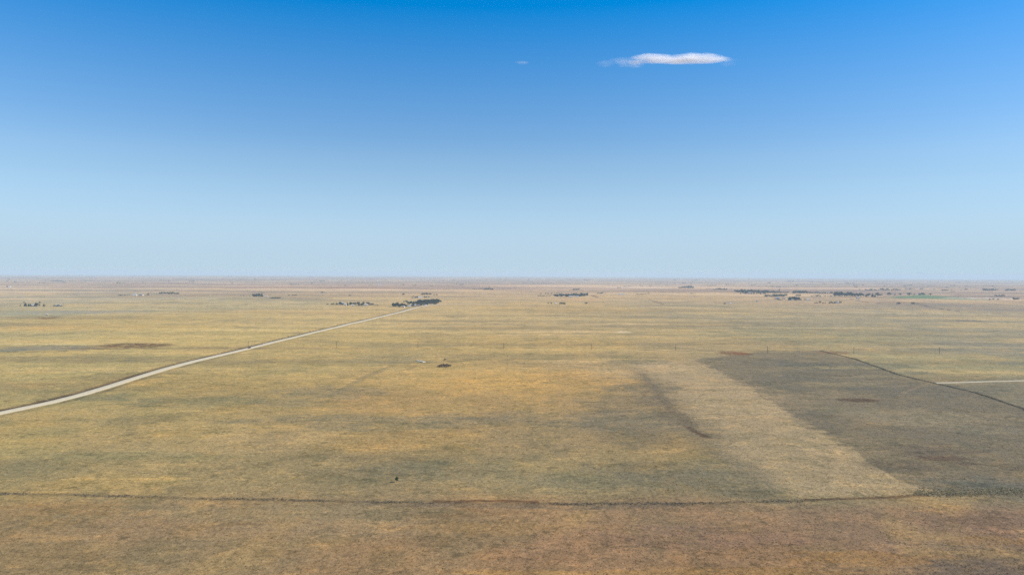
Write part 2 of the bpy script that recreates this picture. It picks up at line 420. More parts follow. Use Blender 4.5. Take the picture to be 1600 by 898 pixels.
# the section road is straight with slight kinks: average it a little in plan
RX = np.array([p.x for p in road_pts]); RY = np.array([p.y for p in road_pts])
def road_x(Y): return np.interp(Y, RY, RX)
ROAD_W = 9.6
idx = window(RX.min() - 60, RX.max() + 60, RY.min() - 50, RY.max())
off = GX[idx] - road_x(GY[idx])
wob = vnoise(GX[idx] / 30, GY[idx] / 60, 81)
apply(idx, np.clip(0.95 * (0.95 + 0.5 * wob), 0, .96) * np.exp(-((off + 10.2 + .7 * wob) / 4.4) ** 4), (76, 58, 40))     # weedy west ditch
apply(idx, np.clip(0.75 * (0.6 + 0.9 * wob), 0, .9) * np.exp(-((off - 9.0 + .6 * wob) / 2.4) ** 4), (104, 98, 72))
GZ[idx] -= 0.9 * np.exp(-((off + 10.5) / 3.0) ** 2) + 0.5 * np.exp(-((off - 9.5) / 2.5) ** 2)

nv = NR * NA
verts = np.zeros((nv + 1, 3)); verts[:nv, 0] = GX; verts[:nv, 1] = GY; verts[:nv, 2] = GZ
verts[nv] = (0, 0, float(height(0.0, 0.0)))
ii, jj = np.meshgrid(np.arange(NR - 1), np.arange(NA), indexing='ij')
ii = ii.ravel(); jj = jj.ravel(); j2 = (jj + 1) % NA
quads = np.stack([ii * NA + jj, ii * NA + j2, (ii + 1) * NA + j2, (ii + 1) * NA + jj], 1)[:, ::-1]
tris = np.stack([np.full(NA, nv), (np.arange(NA) + 1) % NA, np.arange(NA)], 1)[:, ::-1]
tris = np.stack([np.full(NA, nv), (np.arange(NA) + 1) % NA, np.arange(NA)], 1)
nl = len(quads) * 4 + len(tris) * 3
gm = bpy.data.meshes.new('ground')
gm.vertices.add(nv + 1); gm.vertices.foreach_set('co', verts.ravel())
gm.loops.add(nl); gm.loops.foreach_set('vertex_index', np.concatenate([quads.ravel(), tris.ravel()]).astype(np.int32))
gm.polygons.add(len(quads) + len(tris))
gm.polygons.foreach_set('loop_start', np.concatenate([np.arange(len(quads)) * 4, len(quads) * 4 + np.arange(len(tris)) * 3]).astype(np.int32))
gm.update(calc_edges=True); gm.validate()
if sum(p.normal.z for p in gm.polygons[:50]) < 0: gm.flip_normals()
gm.polygons.foreach_set('use_smooth', np.ones(len(gm.polygons), dtype=bool))
ca = gm.attributes.new('sward', 'FLOAT_COLOR', 'POINT')
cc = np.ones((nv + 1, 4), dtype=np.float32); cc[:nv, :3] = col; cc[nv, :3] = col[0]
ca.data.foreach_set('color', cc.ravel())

def ground_material():
    m = bpy.data.materials.new('dry_prairie'); m.use_nodes = True
    nt = m.node_tree; N = nt.nodes; L = nt.links; b = N['Principled BSDF']
    b.inputs['Roughness'].default_value = 0.95; b.inputs['Specular IOR Level'].default_value = 0.08
    at_ = N.new('ShaderNodeAttribute'); at_.attribute_name = 'sward'
    tc = N.new('ShaderNodeTexCoord')
    def noise(scale, detail, rough=0.6, vec=None):
        n = N.new('ShaderNodeTexNoise'); n.inputs['Scale'].default_value = scale
        n.inputs['Detail'].default_value = detail; n.inputs['Roughness'].default_value = rough
        L.new(vec or tc.outputs['Object'], n.inputs['Vector']); return n.outputs['Fac']
    def rng_(x, a, b_, c, d):
        r = N.new('ShaderNodeMapRange'); r.inputs[1].default_value = a; r.inputs[2].default_value = b_; r.inputs[3].default_value = c; r.inputs[4].default_value = d
        L.new(x, r.inputs[0]); return r.outputs[0]
    def mixc(f, a, c, blend='MIX'):
        x = N.new('ShaderNodeMix'); x.data_type = 'RGBA'; x.blend_type = blend
        L.new(f, x.inputs[0]) if not isinstance(f, float) else setattr(x.inputs[0], 'default_value', f)
        L.new(a, x.inputs[6])
        if isinstance(c, tuple): x.inputs[7].default_value = (*c, 1)
        else: L.new(c, x.inputs[7])
        return x.outputs[2]
    def mul(a, b_):
        x = N.new('ShaderNodeMath'); x.operation = 'MULTIPLY'; L.new(a, x.inputs[0])
        if isinstance(b_, float): x.inputs[1].default_value = b_
        else: L.new(b_, x.inputs[1])
        return x.outputs[0]
    fine = noise(0.55, 5, 0.7)            # tufts, about 2 m down to a hand
    mid = noise(0.07, 6, 0.65)            # patches of 15 m
    wide = noise(0.016, 5, 0.6)           # drifts of 60 m
    sage = noise(0.11, 7, 0.75)
    c = at_.outputs['Color']
    grit = noise(1.9, 4, 0.75)            # single plants and bare gaps
    clump = noise(0.24, 6, 0.72)          # clumps of 4 m
    stand = noise(0.030, 9, 0.70)         # ragged stands of 30 m
    thin = noise(0.052, 9, 0.74)
    c = mixc(rng_(wide, 0.50, 0.66, 0.0, 0.7), c, (0.86, 0.88, 0.84), 'MULTIPLY')
    c = mixc(rng_(wide, 0.50, 0.34, 0.0, 0.7), c, (1.10, 1.02, 0.90), 'MULTIPLY')
    c = mixc(rng_(stand, 0.52, 0.57, 0.0, 0.75), c, (0.80, 0.84, 0.82), 'MULTIPLY')
    c = mixc(rng_(thin, 0.46, 0.40, 0.0, 0.75), c, (1.20, 1.15, 1.06), 'MULTIPLY')
    c = mixc(rng_(sage, 0.555, 0.61, 0.0, 0.85), c, (0.62, 0.64, 0.60), 'MULTIPLY')
    c = mixc(rng_(mid, 0.46, 0.38, 0.0, 0.6), c, (1.12, 1.04, 0.92), 'MULTIPLY')
    st = N.new('ShaderNodeMapping'); st.inputs['Scale'].default_value = (0.38, 1.0, 1.0); L.new(tc.outputs['Object'], st.inputs['Vector'])
    dash = noise(0.060, 7, 0.62, st.outputs[0])
    c = mixc(rng_(dash, 0.575, 0.62, 0.0, 0.8), c, (1.30, 1.24, 1.14), 'MULTIPLY')
    c = mixc(rng_(dash, 0.42, 0.375, 0.0, 0.8), c, (0.76, 0.76, 0.74), 'MULTIPLY')
    br = mul(mul(rng_(fine, 0.28, 0.72, 0.62, 1.42), rng_(mid, 0.3, 0.7, 1.10, 0.96)), mul(rng_(grit, 0.3, 0.7, 0.62, 1.42), rng_(clump, 0.3, 0.7, 1.30, 0.78)))
    vm = N.new('ShaderNodeVectorMath'); vm.operation = 'SCALE'; L.new(c, vm.inputs[0]); L.new(br, vm.inputs['Scale'])
    L.new(vm.outputs[0], b.inputs['Base Color'])
    bp = N.new('ShaderNodeBump'); bp.inputs['Strength'].default_value = 0.7; bp.inputs['Distance'].default_value = 0.45
    L.new(fine, bp.inputs['Height']); L.new(bp.outputs[0], b.inputs['Normal'])
    return m
gm.materials.append(ground_material())
ground = link('ground', gm); tag(ground, kind='structure')

# ------------------------------------------------------------------ roads
def road_material(name, col, rut):
    m = bpy.data.materials.new(name); m.use_nodes = True
    nt = m.node_tree; N = nt.nodes; L = nt.links; b = N['Principled BSDF']
    b.inputs['Roughness'].default_value = 0.95; b.inputs['Specular IOR Level'].default_value = 0.1
    uv = N.new('ShaderNodeAttribute'); uv.attribute_name = 'across'
    tc = N.new('ShaderNodeTexCoord')
    n = N.new('ShaderNodeTexNoise'); n.inputs['Scale'].default_value = 0.25; n.inputs['Detail'].default_value = 6; L.new(tc.outputs['Object'], n.inputs['Vector'])
    cr = N.new('ShaderNodeValToRGB'); e = cr.color_ramp.elements
    e[0].position = 0.0; e[0].color = (*[c * 0.62 for c in col], 1); e[1].position = 1.0; e[1].color = (*[c * 0.62 for c in col], 1)
    for p, k in ((0.10, 0.92), (0.26, 1.04), (0.40, rut), (0.52, 1.03), (0.66, rut), (0.80, 1.04), (0.92, 0.9)):
        q = e.new(p); q.color = (*[c * k for c in col], 1)
    ad = N.new('ShaderNodeMath'); ad.operation = 'MULTIPLY_ADD'; L.new(n.outputs['Fac'], ad.inputs[0]); ad.inputs[1].default_value = 0.16
    sb = N.new('ShaderNodeMath'); sb.operation = 'SUBTRACT'; L.new(uv.outputs['Fac'], sb.inputs[0]); sb.inputs[1].default_value = 0.08
    L.new(sb.outputs[0], ad.inputs[2]); L.new(ad.outputs[0], cr.inputs[0])
    mr = N.new('ShaderNodeMapRange'); mr.inputs[1].default_value = 0.3; mr.inputs[2].default_value = 0.7; mr.inputs[3].default_value = 0.88; mr.inputs[4].default_value = 1.1
    L.new(n.outputs['Fac'], mr.inputs[0])
    vm = N.new('ShaderNodeVectorMath'); vm.operation = 'SCALE'; L.new(cr.outputs[0], vm.inputs[0]); L.new(mr.outputs[0], vm.inputs['Scale'])
    L.new(vm.outputs[0], b.inputs['Base Color'])
    return m

def make_road(name, P, width, mat, lift=0.35, step=6.0, shoulder=1.2):
    P = np.array(P, dtype=float)
    seg = np.hypot(np.diff(P[:, 0]), np.diff(P[:, 1])); s = np.concatenate([[0], np.cumsum(seg)])
    t = np.arange(0, s[-1], step)
    x = np.interp(t, s, P[:, 0]); y = np.interp(t, s, P[:, 1])
    for _ in range(12):   # ease the kinks
        x[1:-1] = 0.25 * x[:-2] + 0.5 * x[1:-1] + 0.25 * x[2:]; y[1:-1] = 0.25 * y[:-2] + 0.5 * y[1:-1] + 0.25 * y[2:]
    dx = np.gradient(x); dy = np.gradient(y); l = np.hypot(dx, dy); nx, ny = dy / l, -dx / l
    prof = [(-0.5 * width - shoulder, -0.7, 0.0), (-0.5 * width, 0.0, 0.06), (-0.25 * width, 0.10, 0.3), (0, 0.15, 0.5), (0.25 * width, 0.10, 0.7), (0.5 * width, 0.0, 0.94), (0.5 * width + shoulder, -0.7, 1.0)]
    V = []; A = []; F = []
    for i in range(len(x)):
        jit = 0.5 * float(vnoise(t[i] / 25, 0.3, 5)); jit2 = 0.5 * float(vnoise(t[i] / 22, 7.3, 6))
        for k, (o, z, a) in enumerate(prof):
            o2 = o + (jit if k < 2 else jit2 if k > 4 else 0)
            X = x[i] + nx[i] * o2; Y = y[i] + ny[i] * o2
            V.append((X, Y, float(height(x[i], y[i])) + lift + z)); A.append(a)
    m = len(prof)
    for i in range(len(x) - 1):
        for k in range(m - 1):
            F.append((i * m + k, i * m + k + 1, (i + 1) * m + k + 1, (i + 1) * m + k))
    me = mesh(name, V, F, [mat], smooth=True)
    at2 = me.attributes.new('across', 'FLOAT', 'POINT'); at2.data.foreach_set('value', np.array(A, dtype=np.float32))
    return tag(link(name, me), kind='structure')

gravel = road_material('pale_gravel', (0.54, 0.445, 0.285), 0.92)
track = road_material('dirt_track_soil', (0.46, 0.38, 0.245), 0.9)
make_road('gravel_road', list(zip(RX, RY)), ROAD_W, gravel)
make_road('side_track', [at(x, y).xy for x, y in [(1461,598.3),(1480,598),(1530,596.3),(1600,594.6),(1750,591)]], 5.0, track, 0.3)
make_road('farm_lane', [at(x, y).xy for x, y in [(655,479.5),(672,476.6),(690,475.4),(735,475.2),(790,475)]], 12.0, track, 0.8, 10)

# ------------------------------------------------------------------ foliage, trees
def leaf_material(name, a, b_, trans=0.25):
    m = bpy.data.materials.new(name); m.use_nodes = True
    nt = m.node_tree; N = nt.nodes; L = nt.links; p = N['Principled BSDF']
    p.inputs['Roughness'].default_value = 0.7; p.inputs['Specular IOR Level'].default_value = 0.15
    tc = N.new('ShaderNodeTexCoord'); n = N.new('ShaderNodeTexNoise'); n.inputs['Scale'].default_value = 0.9; n.inputs['Detail'].default_value = 3
    oi = N.new('ShaderNodeObjectInfo')
    L.new(tc.outputs['Object'], n.inputs['Vector'])
    ad = N.new('ShaderNodeMath'); ad.operation = 'MULTIPLY_ADD'; L.new(oi.outputs['Random'], ad.inputs[0]); ad.inputs[1].default_value = 0.5
    sb = N.new('ShaderNodeMath'); sb.operation = 'SUBTRACT'; L.new(n.outputs['Fac'], sb.inputs[0]); sb.inputs[1].default_value = 0.25; L.new(sb.outputs[0], ad.inputs[2])
    mx = N.new('ShaderNodeMix'); mx.data_type = 'RGBA'; L.new(ad.outputs[0], mx.inputs[0]); mx.inputs[6].default_value = (*a, 1); mx.inputs[7].default_value = (*b_, 1)
    L.new(mx.outputs[2], p.inputs['Base Color'])
    tr = N.new('ShaderNodeBsdfTranslucent'); L.new(mx.outputs[2], tr.inputs['Color'])
    ms = N.new('ShaderNodeMixShader'); ms.inputs[0].default_value = trans
    L.new(p.outputs[0], ms.inputs[1]); L.new(tr.outputs[0], ms.inputs[2]); L.new(ms.outputs[0], N['Material Output'].inputs['Surface'])
    return m
bark = nmat('grey_bark', (0.10, 0.085, 0.065), 0.95, 0.4, 3.0)
leaf_dark = leaf_material('elm_leaves', (0.016, 0.028, 0.014), (0.036, 0.052, 0.022))
leaf_cedar = leaf_material('juniper_needles', (0.012, 0.024, 0.015), (0.026, 0.042, 0.022), 0.12)
leaf_olive = leaf_material('silvery_olive_leaves', (0.060, 0.066, 0.036), (0.105, 0.105, 0.060))
leaf_brown = leaf_material('brown_twigs', (0.16, 0.11, 0.08), (0.28, 0.20, 0.145), 0.25)

def leaf_cloud(lobes, n, size, r):
    """leaf-clump quads scattered through the lobes of a crown"""
    V = []; F = []
    vol = [a * b * c for (_, (a, b, c)) in lobes]; tot = sum(vol)
    for (c, s), v in zip(lobes, vol):
        for _ in range(max(8, int(n * v / tot))):
            d = Vector((r.gauss(0, 1), r.gauss(0, 1), r.gauss(0, 1))).normalized() * (r.random() ** 0.45)
            p = Vector((c[0] + d.x * s[0], c[1] + d.y * s[1], c[2] + d.z * s[2]))
            u = Vector((r.gauss(0, 1), r.gauss(0, 1), r.gauss(0, 1))).normalized(); w = u.orthogonal().normalized()
            w = (w + u.cross(w) * r.uniform(-1, 1)).normalized()
            k = size * r.uniform(0.6, 1.35); o = len(V)
            V += [p - u * k * 0.5, p + w * k * 0.33, p + u * k * 0.55, p - w * k * 0.36]
            F.append((o, o + 1, o + 2, o + 3))
    return V, F

def tree_parts(kind, seed, n=260):
    """trunk and crown of a tree one unit high"""
    r = random.Random(seed)
    tr = []; lobes = []
    if kind == 'broad':
        top = (r.uniform(-.05, .05), r.uniform(-.05, .05), 0.62)
        tr.append(tube([(0, 0, -0.02), (top[0] * .4, top[1] * .4, 0.25), top], [0.035, 0.027, 0.012], 6))
        for i in range(6):
            a = i * 1.05 + r.uniform(-.4, .4); q = r.uniform(0.16, 0.33); z = r.uniform(0.38, 0.78)
            e = (q * math.cos(a), q * math.sin(a), z)
            tr.append(tube([(top[0] * .5, top[1] * .5, 0.27 + 0.05 * i % 0.2), e], [0.016, 0.005], 5))
            s = r.uniform(0.13, 0.21); lobes.append((e, (s * 1.15, s * 1.15, s * 0.95)))
        lobes.append(((top[0], top[1], 0.80), (0.20, 0.20, 0.19))); lobes.append(((0, 0, 0.55), (0.24, 0.24, 0.22)))
        size = 0.12
    elif kind == 'cone':
        tr.append(tube([(0, 0, -0.02), (0, 0, 0.4), (0, 0, 0.95)], [0.03, 0.022, 0.004], 6))
        for i in range(7):
            z = 0.12 + i * 0.125; s = 0.25 * (1 - i / 7.6)
            for k in range(3):
                a = k * 2.09 + i * 0.7
                lobes.append(((0.42 * s * math.cos(a), 0.42 * s * math.sin(a), z + r.uniform(-.02, .02)), (s * 0.75, s * 0.75, 0.10)))
        size = 0.11
    elif kind == 'tall':
        tr.append(tube([(0, 0, -0.02), (0.01, 0, 0.45), (0, 0.01, 0.85)], [0.028, 0.02, 0.005], 6))
        for i in range(9):
            z = 0.26 + i * 0.078; a = i * 2.4; q = 0.08
            tr.append(tube([(0, 0, z - 0.08), (q * math.cos(a), q * math.sin(a), z + 0.02)], [0.008, 0.003], 4))
            s = 0.155 * (1 - abs(i - 3.5) / 9); lobes.append(((q * math.cos(a), q * math.sin(a), z), (s, s, s * 0.95)))
        size = 0.11
    else:   # low spreading shrub
        for i in range(7):
            a = i * 0.9 + r.uniform(-.3, .3); q = r.uniform(0.25, 0.55); z = r.uniform(0.35, 0.75)
            e = (q * math.cos(a), q * math.sin(a), z)
            tr.append(tube([(0.05 * math.cos(a), 0.05 * math.sin(a), -0.02), (e[0] * .6, e[1] * .6, z * .6), e], [0.03, 0.02, 0.008], 5))
            s = r.uniform(0.2, 0.3); lobes.append((e, (s * 1.2, s * 1.2, s)))
        lobes.append(((0, 0, 0.55), (0.35, 0.35, 0.3)))
        size = 0.17
    return join(tr), leaf_cloud(lobes, n, size, r)

TREES = {}
for kind, lm in (('broad', leaf_dark), ('cone', leaf_cedar), ('tall', leaf_dark), ('shrub', leaf_olive), ('brush', leaf_brown)):
    TREES[kind] = []
    for s in range(4):
        (tv, tf), (cv, cf) = tree_parts('shrub' if kind == 'brush' else kind, 100 + s * 13 + len(kind), 420)
        TREES[kind].append((mesh('trunk', tv, tf, [bark if kind != 'brush' else leaf_brown]), mesh('crown', cv, cf, [lm])))

NAMES = {'broad': 'leafy_tree', 'cone': 'juniper_tree', 'tall': 'tall_tree', 'shrub': 'shrub', 'brush': 'bare_shrub'}
rt = random.Random(5)
SPECKS = []          # the smallest far trees, past the countable ones, end up in one mass
def plant(kind, x, y, hpx, label, group, wide=1.0):
    hpx *= 1.3 if x < 1370 else 1.55; wide *= 1.25
    p = at(x, y); h = hpx * pxm(p)
    tm, cm = rt.choice(TREES[kind])
    if kind == 'broad' and hpx < 2.2:
        SPECKS.append((p, h * wide * rt.uniform(.9, 1.15), h)); return None
    o = link(NAMES[kind], None, loc=(p.x, p.y, p.z - 0.02 * h))
    link('trunk' if kind not in ('shrub', 'brush') else 'stems', tm, o); link('crown' if kind != 'brush' else 'twigs', cm, o)
    s = h * (1.0 if kind not in ('shrub', 'brush') else 1.05)
    o.scale = (s * wide * rt.uniform(.9, 1.15), s * wide * rt.uniform(.9, 1.15), s)
    o.rotation_euler = (0, 0, rt.uniform(0, 6.28))
    return tag(o, label, 'shrub' if kind in ('shrub', 'brush') else 'tree', group)

# the lone sapling in the near pasture, with trunk and crown of its own
p = at(619.8, 753.0); h = 10.5 * pxm(p)
lone = tag(link('young_tree', None, loc=p), 'small lone green tree casting a shadow on the near pasture', 'tree')
(tv, tf), (cv, cf) = tree_parts('broad', 77, 1300)
cv, cf = leaf_cloud([((0.0, 0, 0.52), (0.24, 0.24, 0.24)), ((0.12, 0.03, 0.62), (0.18, 0.18, 0.17)), ((-0.12, 0.02, 0.50), (0.17, 0.17, 0.18)), ((0.02, -0.08, 0.78), (0.15, 0.15, 0.19)), ((0.1, -0.1, 0.38), (0.16, 0.16, 0.13)), ((-0.02, .12, 0.6), (0.2, 0.17, 0.2))], 1300, 0.06, random.Random(4))
lone.scale = (h, h, h)
link('trunk', mesh('trunk', tv, tf, [bark]), lone)
link('crown', mesh('crown', cv, cf, [leaf_material('young_leaves', (0.075, 0.095, 0.030), (0.130, 0.145, 0.050), 0.4)]), lone)

def row(x0, x1, y0, y1, n, h0, h1, kinds, label, group, wide=1.0):
    for i in range(n):
        t = (i + 0.5 + rt.uniform(-.35, .35)) / n
        plant(rt.choice(kinds), x0 + (x1 - x0) * t, y0 + (y1 - y0) * t + rt.uniform(-.35, .35), rt.uniform(h0, h1), label, group, wide)

G = 'trees of the grove where the gravel road ends'
L1 = 'dark tree in the dense grove where the gravel road ends'
row(613, 633, 479.2, 479.4, 9, 3.0, 5.6, ['broad', 'tall'], 'taller dark tree in the left wing of the road-end grove', G, 1.15)
row(616, 648, 480.0, 479.0, 8, 2.2, 3.4, ['broad', 'cone'], 'low tree along the front of the left wing of the road-end grove', G)
row(636, 660, 476.0, 474.8, 8, 3.6, 4.8, ['broad', 'broad', 'cone'], 'dark tree in the middle of the road-end grove behind the barn', G, 1.2)
row(652, 686, 475.4, 473.8, 14, 5.0, 6.6, ['broad', 'tall'], 'tall tree in the back row of the right half of the road-end grove', G, 1.2)
row(654, 684, 477.2, 474.8, 11, 3.6, 5.2, ['broad', 'cone'], 'shorter tree in the front row of the right half of the road-end grove', G, 1.1)
plant('broad', 682.5, 473.6, 5.6, 'large rounded tree at the right end of the grove beyond the gravel road', None, 1.1)
for x, y, hh in ((631, 472.6, 2.2), (635, 472.8, 3.2), (642, 473, 2.4)): plant('broad', x, y, hh, 'small tree on the back edge of the road-end grove', 'small trees behind the road-end grove', 1.2)
GB = 'trees of the small farm behind the road-end grove'
for x, y, hh in ((660.5, 461.2, 3), (663, 461.2, 3), (667, 461.2, 3.2), (672, 461.4, 3), (678, 461.6, 1.8), (682.5, 461.6, 1.8), (663.5, 465.4, 2.3), (666, 465.2, 1.8), (670, 465.2, 1.8)):
    plant('broad', x, y, hh, 'dark tree of the small farm just behind the road-end grove', GB, 1.2)
for x, y, hh in ((644.5, 465.8, 1.6), (649.5, 465.4, 1.6), (652, 465.2, 2.2), (646, 463, 1)): plant('brush', x, y, hh, 'brown shrub left of the white house behind the grove', 'brown shrubs behind the grove', 1.2)
plant('broad', 630.5, 461.2, 2.6, 'single dark tree alone above the left end of the road-end grove', None, 1.2)

GL = 'trees of the left edge farm'; LL = 'dark pointed tree of the farm at the left edge of the plain'
for x, y, hh, k in ((31.5, 478.2, 2.2, 'cone'), (39.5, 478.2, 4.4, 'cone'), (40.8, 478, 3.4, 'cone'), (45, 478.2, 3.6, 'cone'), (47.5, 478.2, 3.2, 'cone'), (56, 478, 4.8, 'cone'), (58, 478.2, 4.0, 'broad'), (61.8, 478, 2, 'broad'), (68.5, 478.2, 3.2, 'cone'), (70, 478.2, 1.8, 'broad'), (37.5, 473.4, 1.8, 'broad'), (62, 473.8, 2.2, 'broad')):
    plant(k, x, y, hh, LL, GL, 1.15)
row(83, 97, 478.4, 478.4, 6, 1.2, 2.2, ['shrub', 'broad'], 'low greyish bush right of the left edge farm trees', 'low bushes by the left edge farm')
row(249, 259, 459.2, 459.2, 5, 2.0, 2.8, ['broad'], 'dark tree in the long row at the white farmstead upper left', 'tree row of the upper left farmstead', 1.2)
row(261, 280, 459.2, 459.2, 9, 2.2, 3.0, ['broad', 'cone'], 'dark tree in the long row at the white farmstead upper left', 'tree row of the upper left farmstead', 1.2)
row(231, 250, 458.6, 459.2, 7, 1.0, 1.6, ['broad'], 'dark tree in the long row at the white farmstead upper left', 'tree row of the upper left farmstead', 1.3)
plant('broad', 231.5, 461.6, 2.4, 'round dark tree beside the white farmhouses upper left', None, 1.4)
row(184, 204, 461.8, 461.8, 6, 1.2, 1.8, ['shrub', 'broad'], 'small grey bush left of the white farmhouses', 'grey bushes by the upper left farmhouses')
row(395, 411, 463.4, 463.2, 9, 3.0, 4.2, ['broad', 'cone'], 'dark tree in the small grove left of the cream house', 'grove by the cream house', 1.15)
row(405, 413, 457.8, 457.8, 4, 1.4, 2.0, ['broad'], 'small tree above the grove by the cream house', 'small trees above the cream house grove', 1.2)
for x in (375.5, 380.5, 390): plant('broad', x, 462.8, 1.6, 'tiny tree left of the cream house grove', 'tiny trees left of the cream house grove', 1.2)
row(421, 438, 466, 466, 9, 1.2, 1.8, ['broad', 'shrub'], 'low tree in the flat row right of the cream house', 'flat tree row right of the cream house', 1.4)
row(501.5, 505, 458, 458, 2, 2.0, 2.6, ['broad'], 'tiny dark tree standing in the open left of the grove farms', 'tiny trees in the open upper middle', 1.2)
row(506, 510, 458, 458, 2, 0.9, 1.2, ['broad'], 'tiny dark tree standing in the open left of the grove farms', 'tiny trees in the open upper middle', 1.2)
plant('broad', 546.5, 462.6, 1.8, 'single small tree above the white-shed farm', None, 1.5)
for x in (452, 457.5, 460.5, 463): plant('shrub', x, 461.8, 1.3, 'tiny grey bush on the plain right of the cream house', 'tiny grey bushes right of the cream house', 1.3)
LW = 'dark tree of the white-shed farm left of the grove'; GW = 'trees of the white-shed farm'
for x, y, hh, k in ((518.5, 476.6, 2.4, 'broad'), (521.5, 475.8, 2, 'broad'), (526, 476.6, 3, 'broad'), (531, 476.4, 4, 'broad'), (533, 477, 3.6, 'tall'), (536, 476.8, 3, 'broad'), (542.6, 477, 4.2, 'cone'), (547.5, 476.2, 3.6, 'broad'), (549.5, 476.4, 3.2, 'broad'), (552.5, 476.6, 3.2, 'broad'), (555, 476.4, 3.4, 'broad'), (559.5, 476.6, 4.4, 'broad'), (561, 477, 3.6, 'cone'), (565.5, 477.4, 2.8, 'shrub'), (567.5, 475.6, 3.4, 'broad'), (574, 475.8, 3.2, 'broad'), (576, 476.2, 3.6, 'broad')):
    plant(k, x, y, hh, LW, GW, 1.1)
for x, y, hh in ((578, 476.5, 2.6), (582, 476.5, 2.4), (590, 477.6, 1.4), (586, 477.4, 1.2), (512, 475.5, 1.4)): plant('brush', x, y, hh, 'brown bush at the ends of the white-shed farm', 'brown bushes by the white-shed farm')
row(738, 756, 452.4, 452.4, 10, 1.2, 1.6, ['broad'], 'tree in the long dark row above the middle plain', 'long dark tree row above the middle', 1.4)
row(755, 771, 452.5, 452.5, 9, 1.8, 2.6, ['broad', 'cone'], 'tree in the long dark row above the middle plain', 'long dark tree row above the middle', 1.3)
row(783, 799, 451, 451, 4, .8, 1.1, ['broad'], 'faint speck of a tree right of the long dark row', 'faint trees right of the long row', 1.4)
row(866, 886, 463, 463.4, 12, 2.4, 4.0, ['broad', 'cone'], 'dark tree in the thinner left part of the long grove right of middle', 'long grove right of middle', 1.2)
row(884, 918, 463.4, 462.4, 20, 2.8, 4.6, ['broad', 'tall', 'cone'], 'dark tree in the thick right part of the long grove right of middle', 'long grove right of middle', 1.25)
row(866, 880, 458.6, 458.6, 6, 1.2, 1.6, ['broad'], 'small tree in the thin row above the long grove', 'thin tree row above the long grove', 1.3)
row(895, 905, 453.6, 453.4, 6, 1.6, 2.4, ['broad'], 'tree of the tiny clump well above the long grove', 'tiny clump above the long grove', 1.3)
for x in (890, 892.5, 908, 911): plant('broad', x, 453.8, 1.3, 'speck of a tree beside the tiny clump above the long grove', 'specks beside the tiny clump', 1.2)
row(934, 942, 459, 459, 6, 1.6, 2.0, ['broad'], 'small dark tree right of the long grove', 'small trees right of the long grove', 1.3)
plant('broad', 945.5, 459.4, 1.5, 'small dark tree right of the long grove', 'small trees right of the long grove', 1.3)
for x, y in ((845, 459.6), (852.5, 459.4), (856, 459.6), (862, 459.4)): plant('broad', x, y, 1.7, 'small tree left of the thin row above the long grove', 'small trees left of the thin row', 1.2)
row(840, 862, 462.8, 462.8, 7, .8, 1.2, ['shrub'], 'low grey bush left of the long grove', 'low grey bushes left of the long grove', 1.4)
row(874.5, 884, 474.8, 474.8, 7, 1.8, 2.4, ['broad', 'cone'], 'dark tree in the short row below the long grove', 'short row below the long grove', 1.25)
for x in (856.5, 861.5): plant('broad', x, 474.8, 1.8, 'small dark tree left of the short row below the long grove', 'two small trees below the long grove', 1.2)
plant('shrub', 916, 474.6, 1.9, 'single bush alone right of the short tree row', None, 1.3)
row(1007, 1016, 459.6, 459, 5, 1.2, 1.7, ['broad'], 'low dark bush right of the two pale far sheds', 'low dark bushes right of the far sheds', 1.3)
row(993, 1006, 460, 460, 5, .8, 1.2, ['shrub'], 'low dark bush right of the two pale far sheds', 'low dark bushes right of the far sheds', 1.3)
row(1078, 1084, 459, 459, 4, 1.1, 1.5, ['broad'], 'tiny dark bush alone below the far right groves', 'tiny dark bushes mid right', 1.3)
row(1059, 1084, 449.8, 449.8, 12, 1.4, 2.4, ['broad', 'shrub'], 'small far tree left of the right-hand shelterbelt', 'far trees left of the shelterbelt', 1.2)
row(1103, 1120, 452.4, 452.8, 9, 1.2, 1.7, ['broad'], 'tree in the thin row left of the dense shelterbelt', 'thin row left of the shelterbelt', 1.4)
row(1118, 1136, 453.2, 453, 9, 1.8, 2.6, ['broad', 'cone'], 'tree in the thin row left of the dense shelterbelt', 'thin row left of the shelterbelt', 1.3)
plant('broad', 1143, 453, 1.6, 'single small tree just left of the dense shelterbelt', None, 1.2)
LB = 'tall dark tree in the main row of the dense shelterbelt on the right'; GBt = 'dense shelterbelt on the right'
row(1148, 1200, 456.6, 458.0, 26, 3.0, 4.4, ['broad', 'tall'], LB, GBt, 1.25)
row(1155, 1198, 459, 459.2, 12, 2.2, 3.4, ['broad', 'cone'], 'shorter tree along the front of the dense shelterbelt on the right', GBt, 1.2)
row(1199, 1216, 458, 458.2, 9, 2.4, 3.2, ['broad'], 'tree of the lower right end of the dense shelterbelt', GBt, 1.2)
row(1217, 1232, 457.8, 458.2, 6, 1.6, 2.4, ['broad'], 'small tree in the thin tail right of the dense shelterbelt', GBt, 1.2)
plant('tall', 1218, 454, 2.6, 'taller tree standing above the gap in the shelterbelt', None, 1.4)
LR = 'taller tree in the left half of the row beyond the shelterbelt'; GR = 'tree row right of the shelterbelt'
row(1238, 1262, 458.4, 458.4, 14, 2.6, 4.0, ['broad', 'tall'], LR, GR, 1.2)
row(1262, 1300, 458.6, 458.8, 14, 1.6, 2.8, ['broad', 'cone'], 'smaller tree in the right half of the row beyond the shelterbelt', GR, 1.2)
L2 = 'tree of the tall dense grove at the right, before the green field'; G2 = 'tall dense grove before the green field'
row(1303, 1346, 463, 463.4, 24, 3.6, 6.4, ['broad', 'tall'], L2, G2, 1.15)
row(1348, 1372, 463.4, 463.6, 8, 2.6, 5.0, ['broad', 'cone'], 'tree of the gappy right end of the tall dense grove', G2, 1.1)
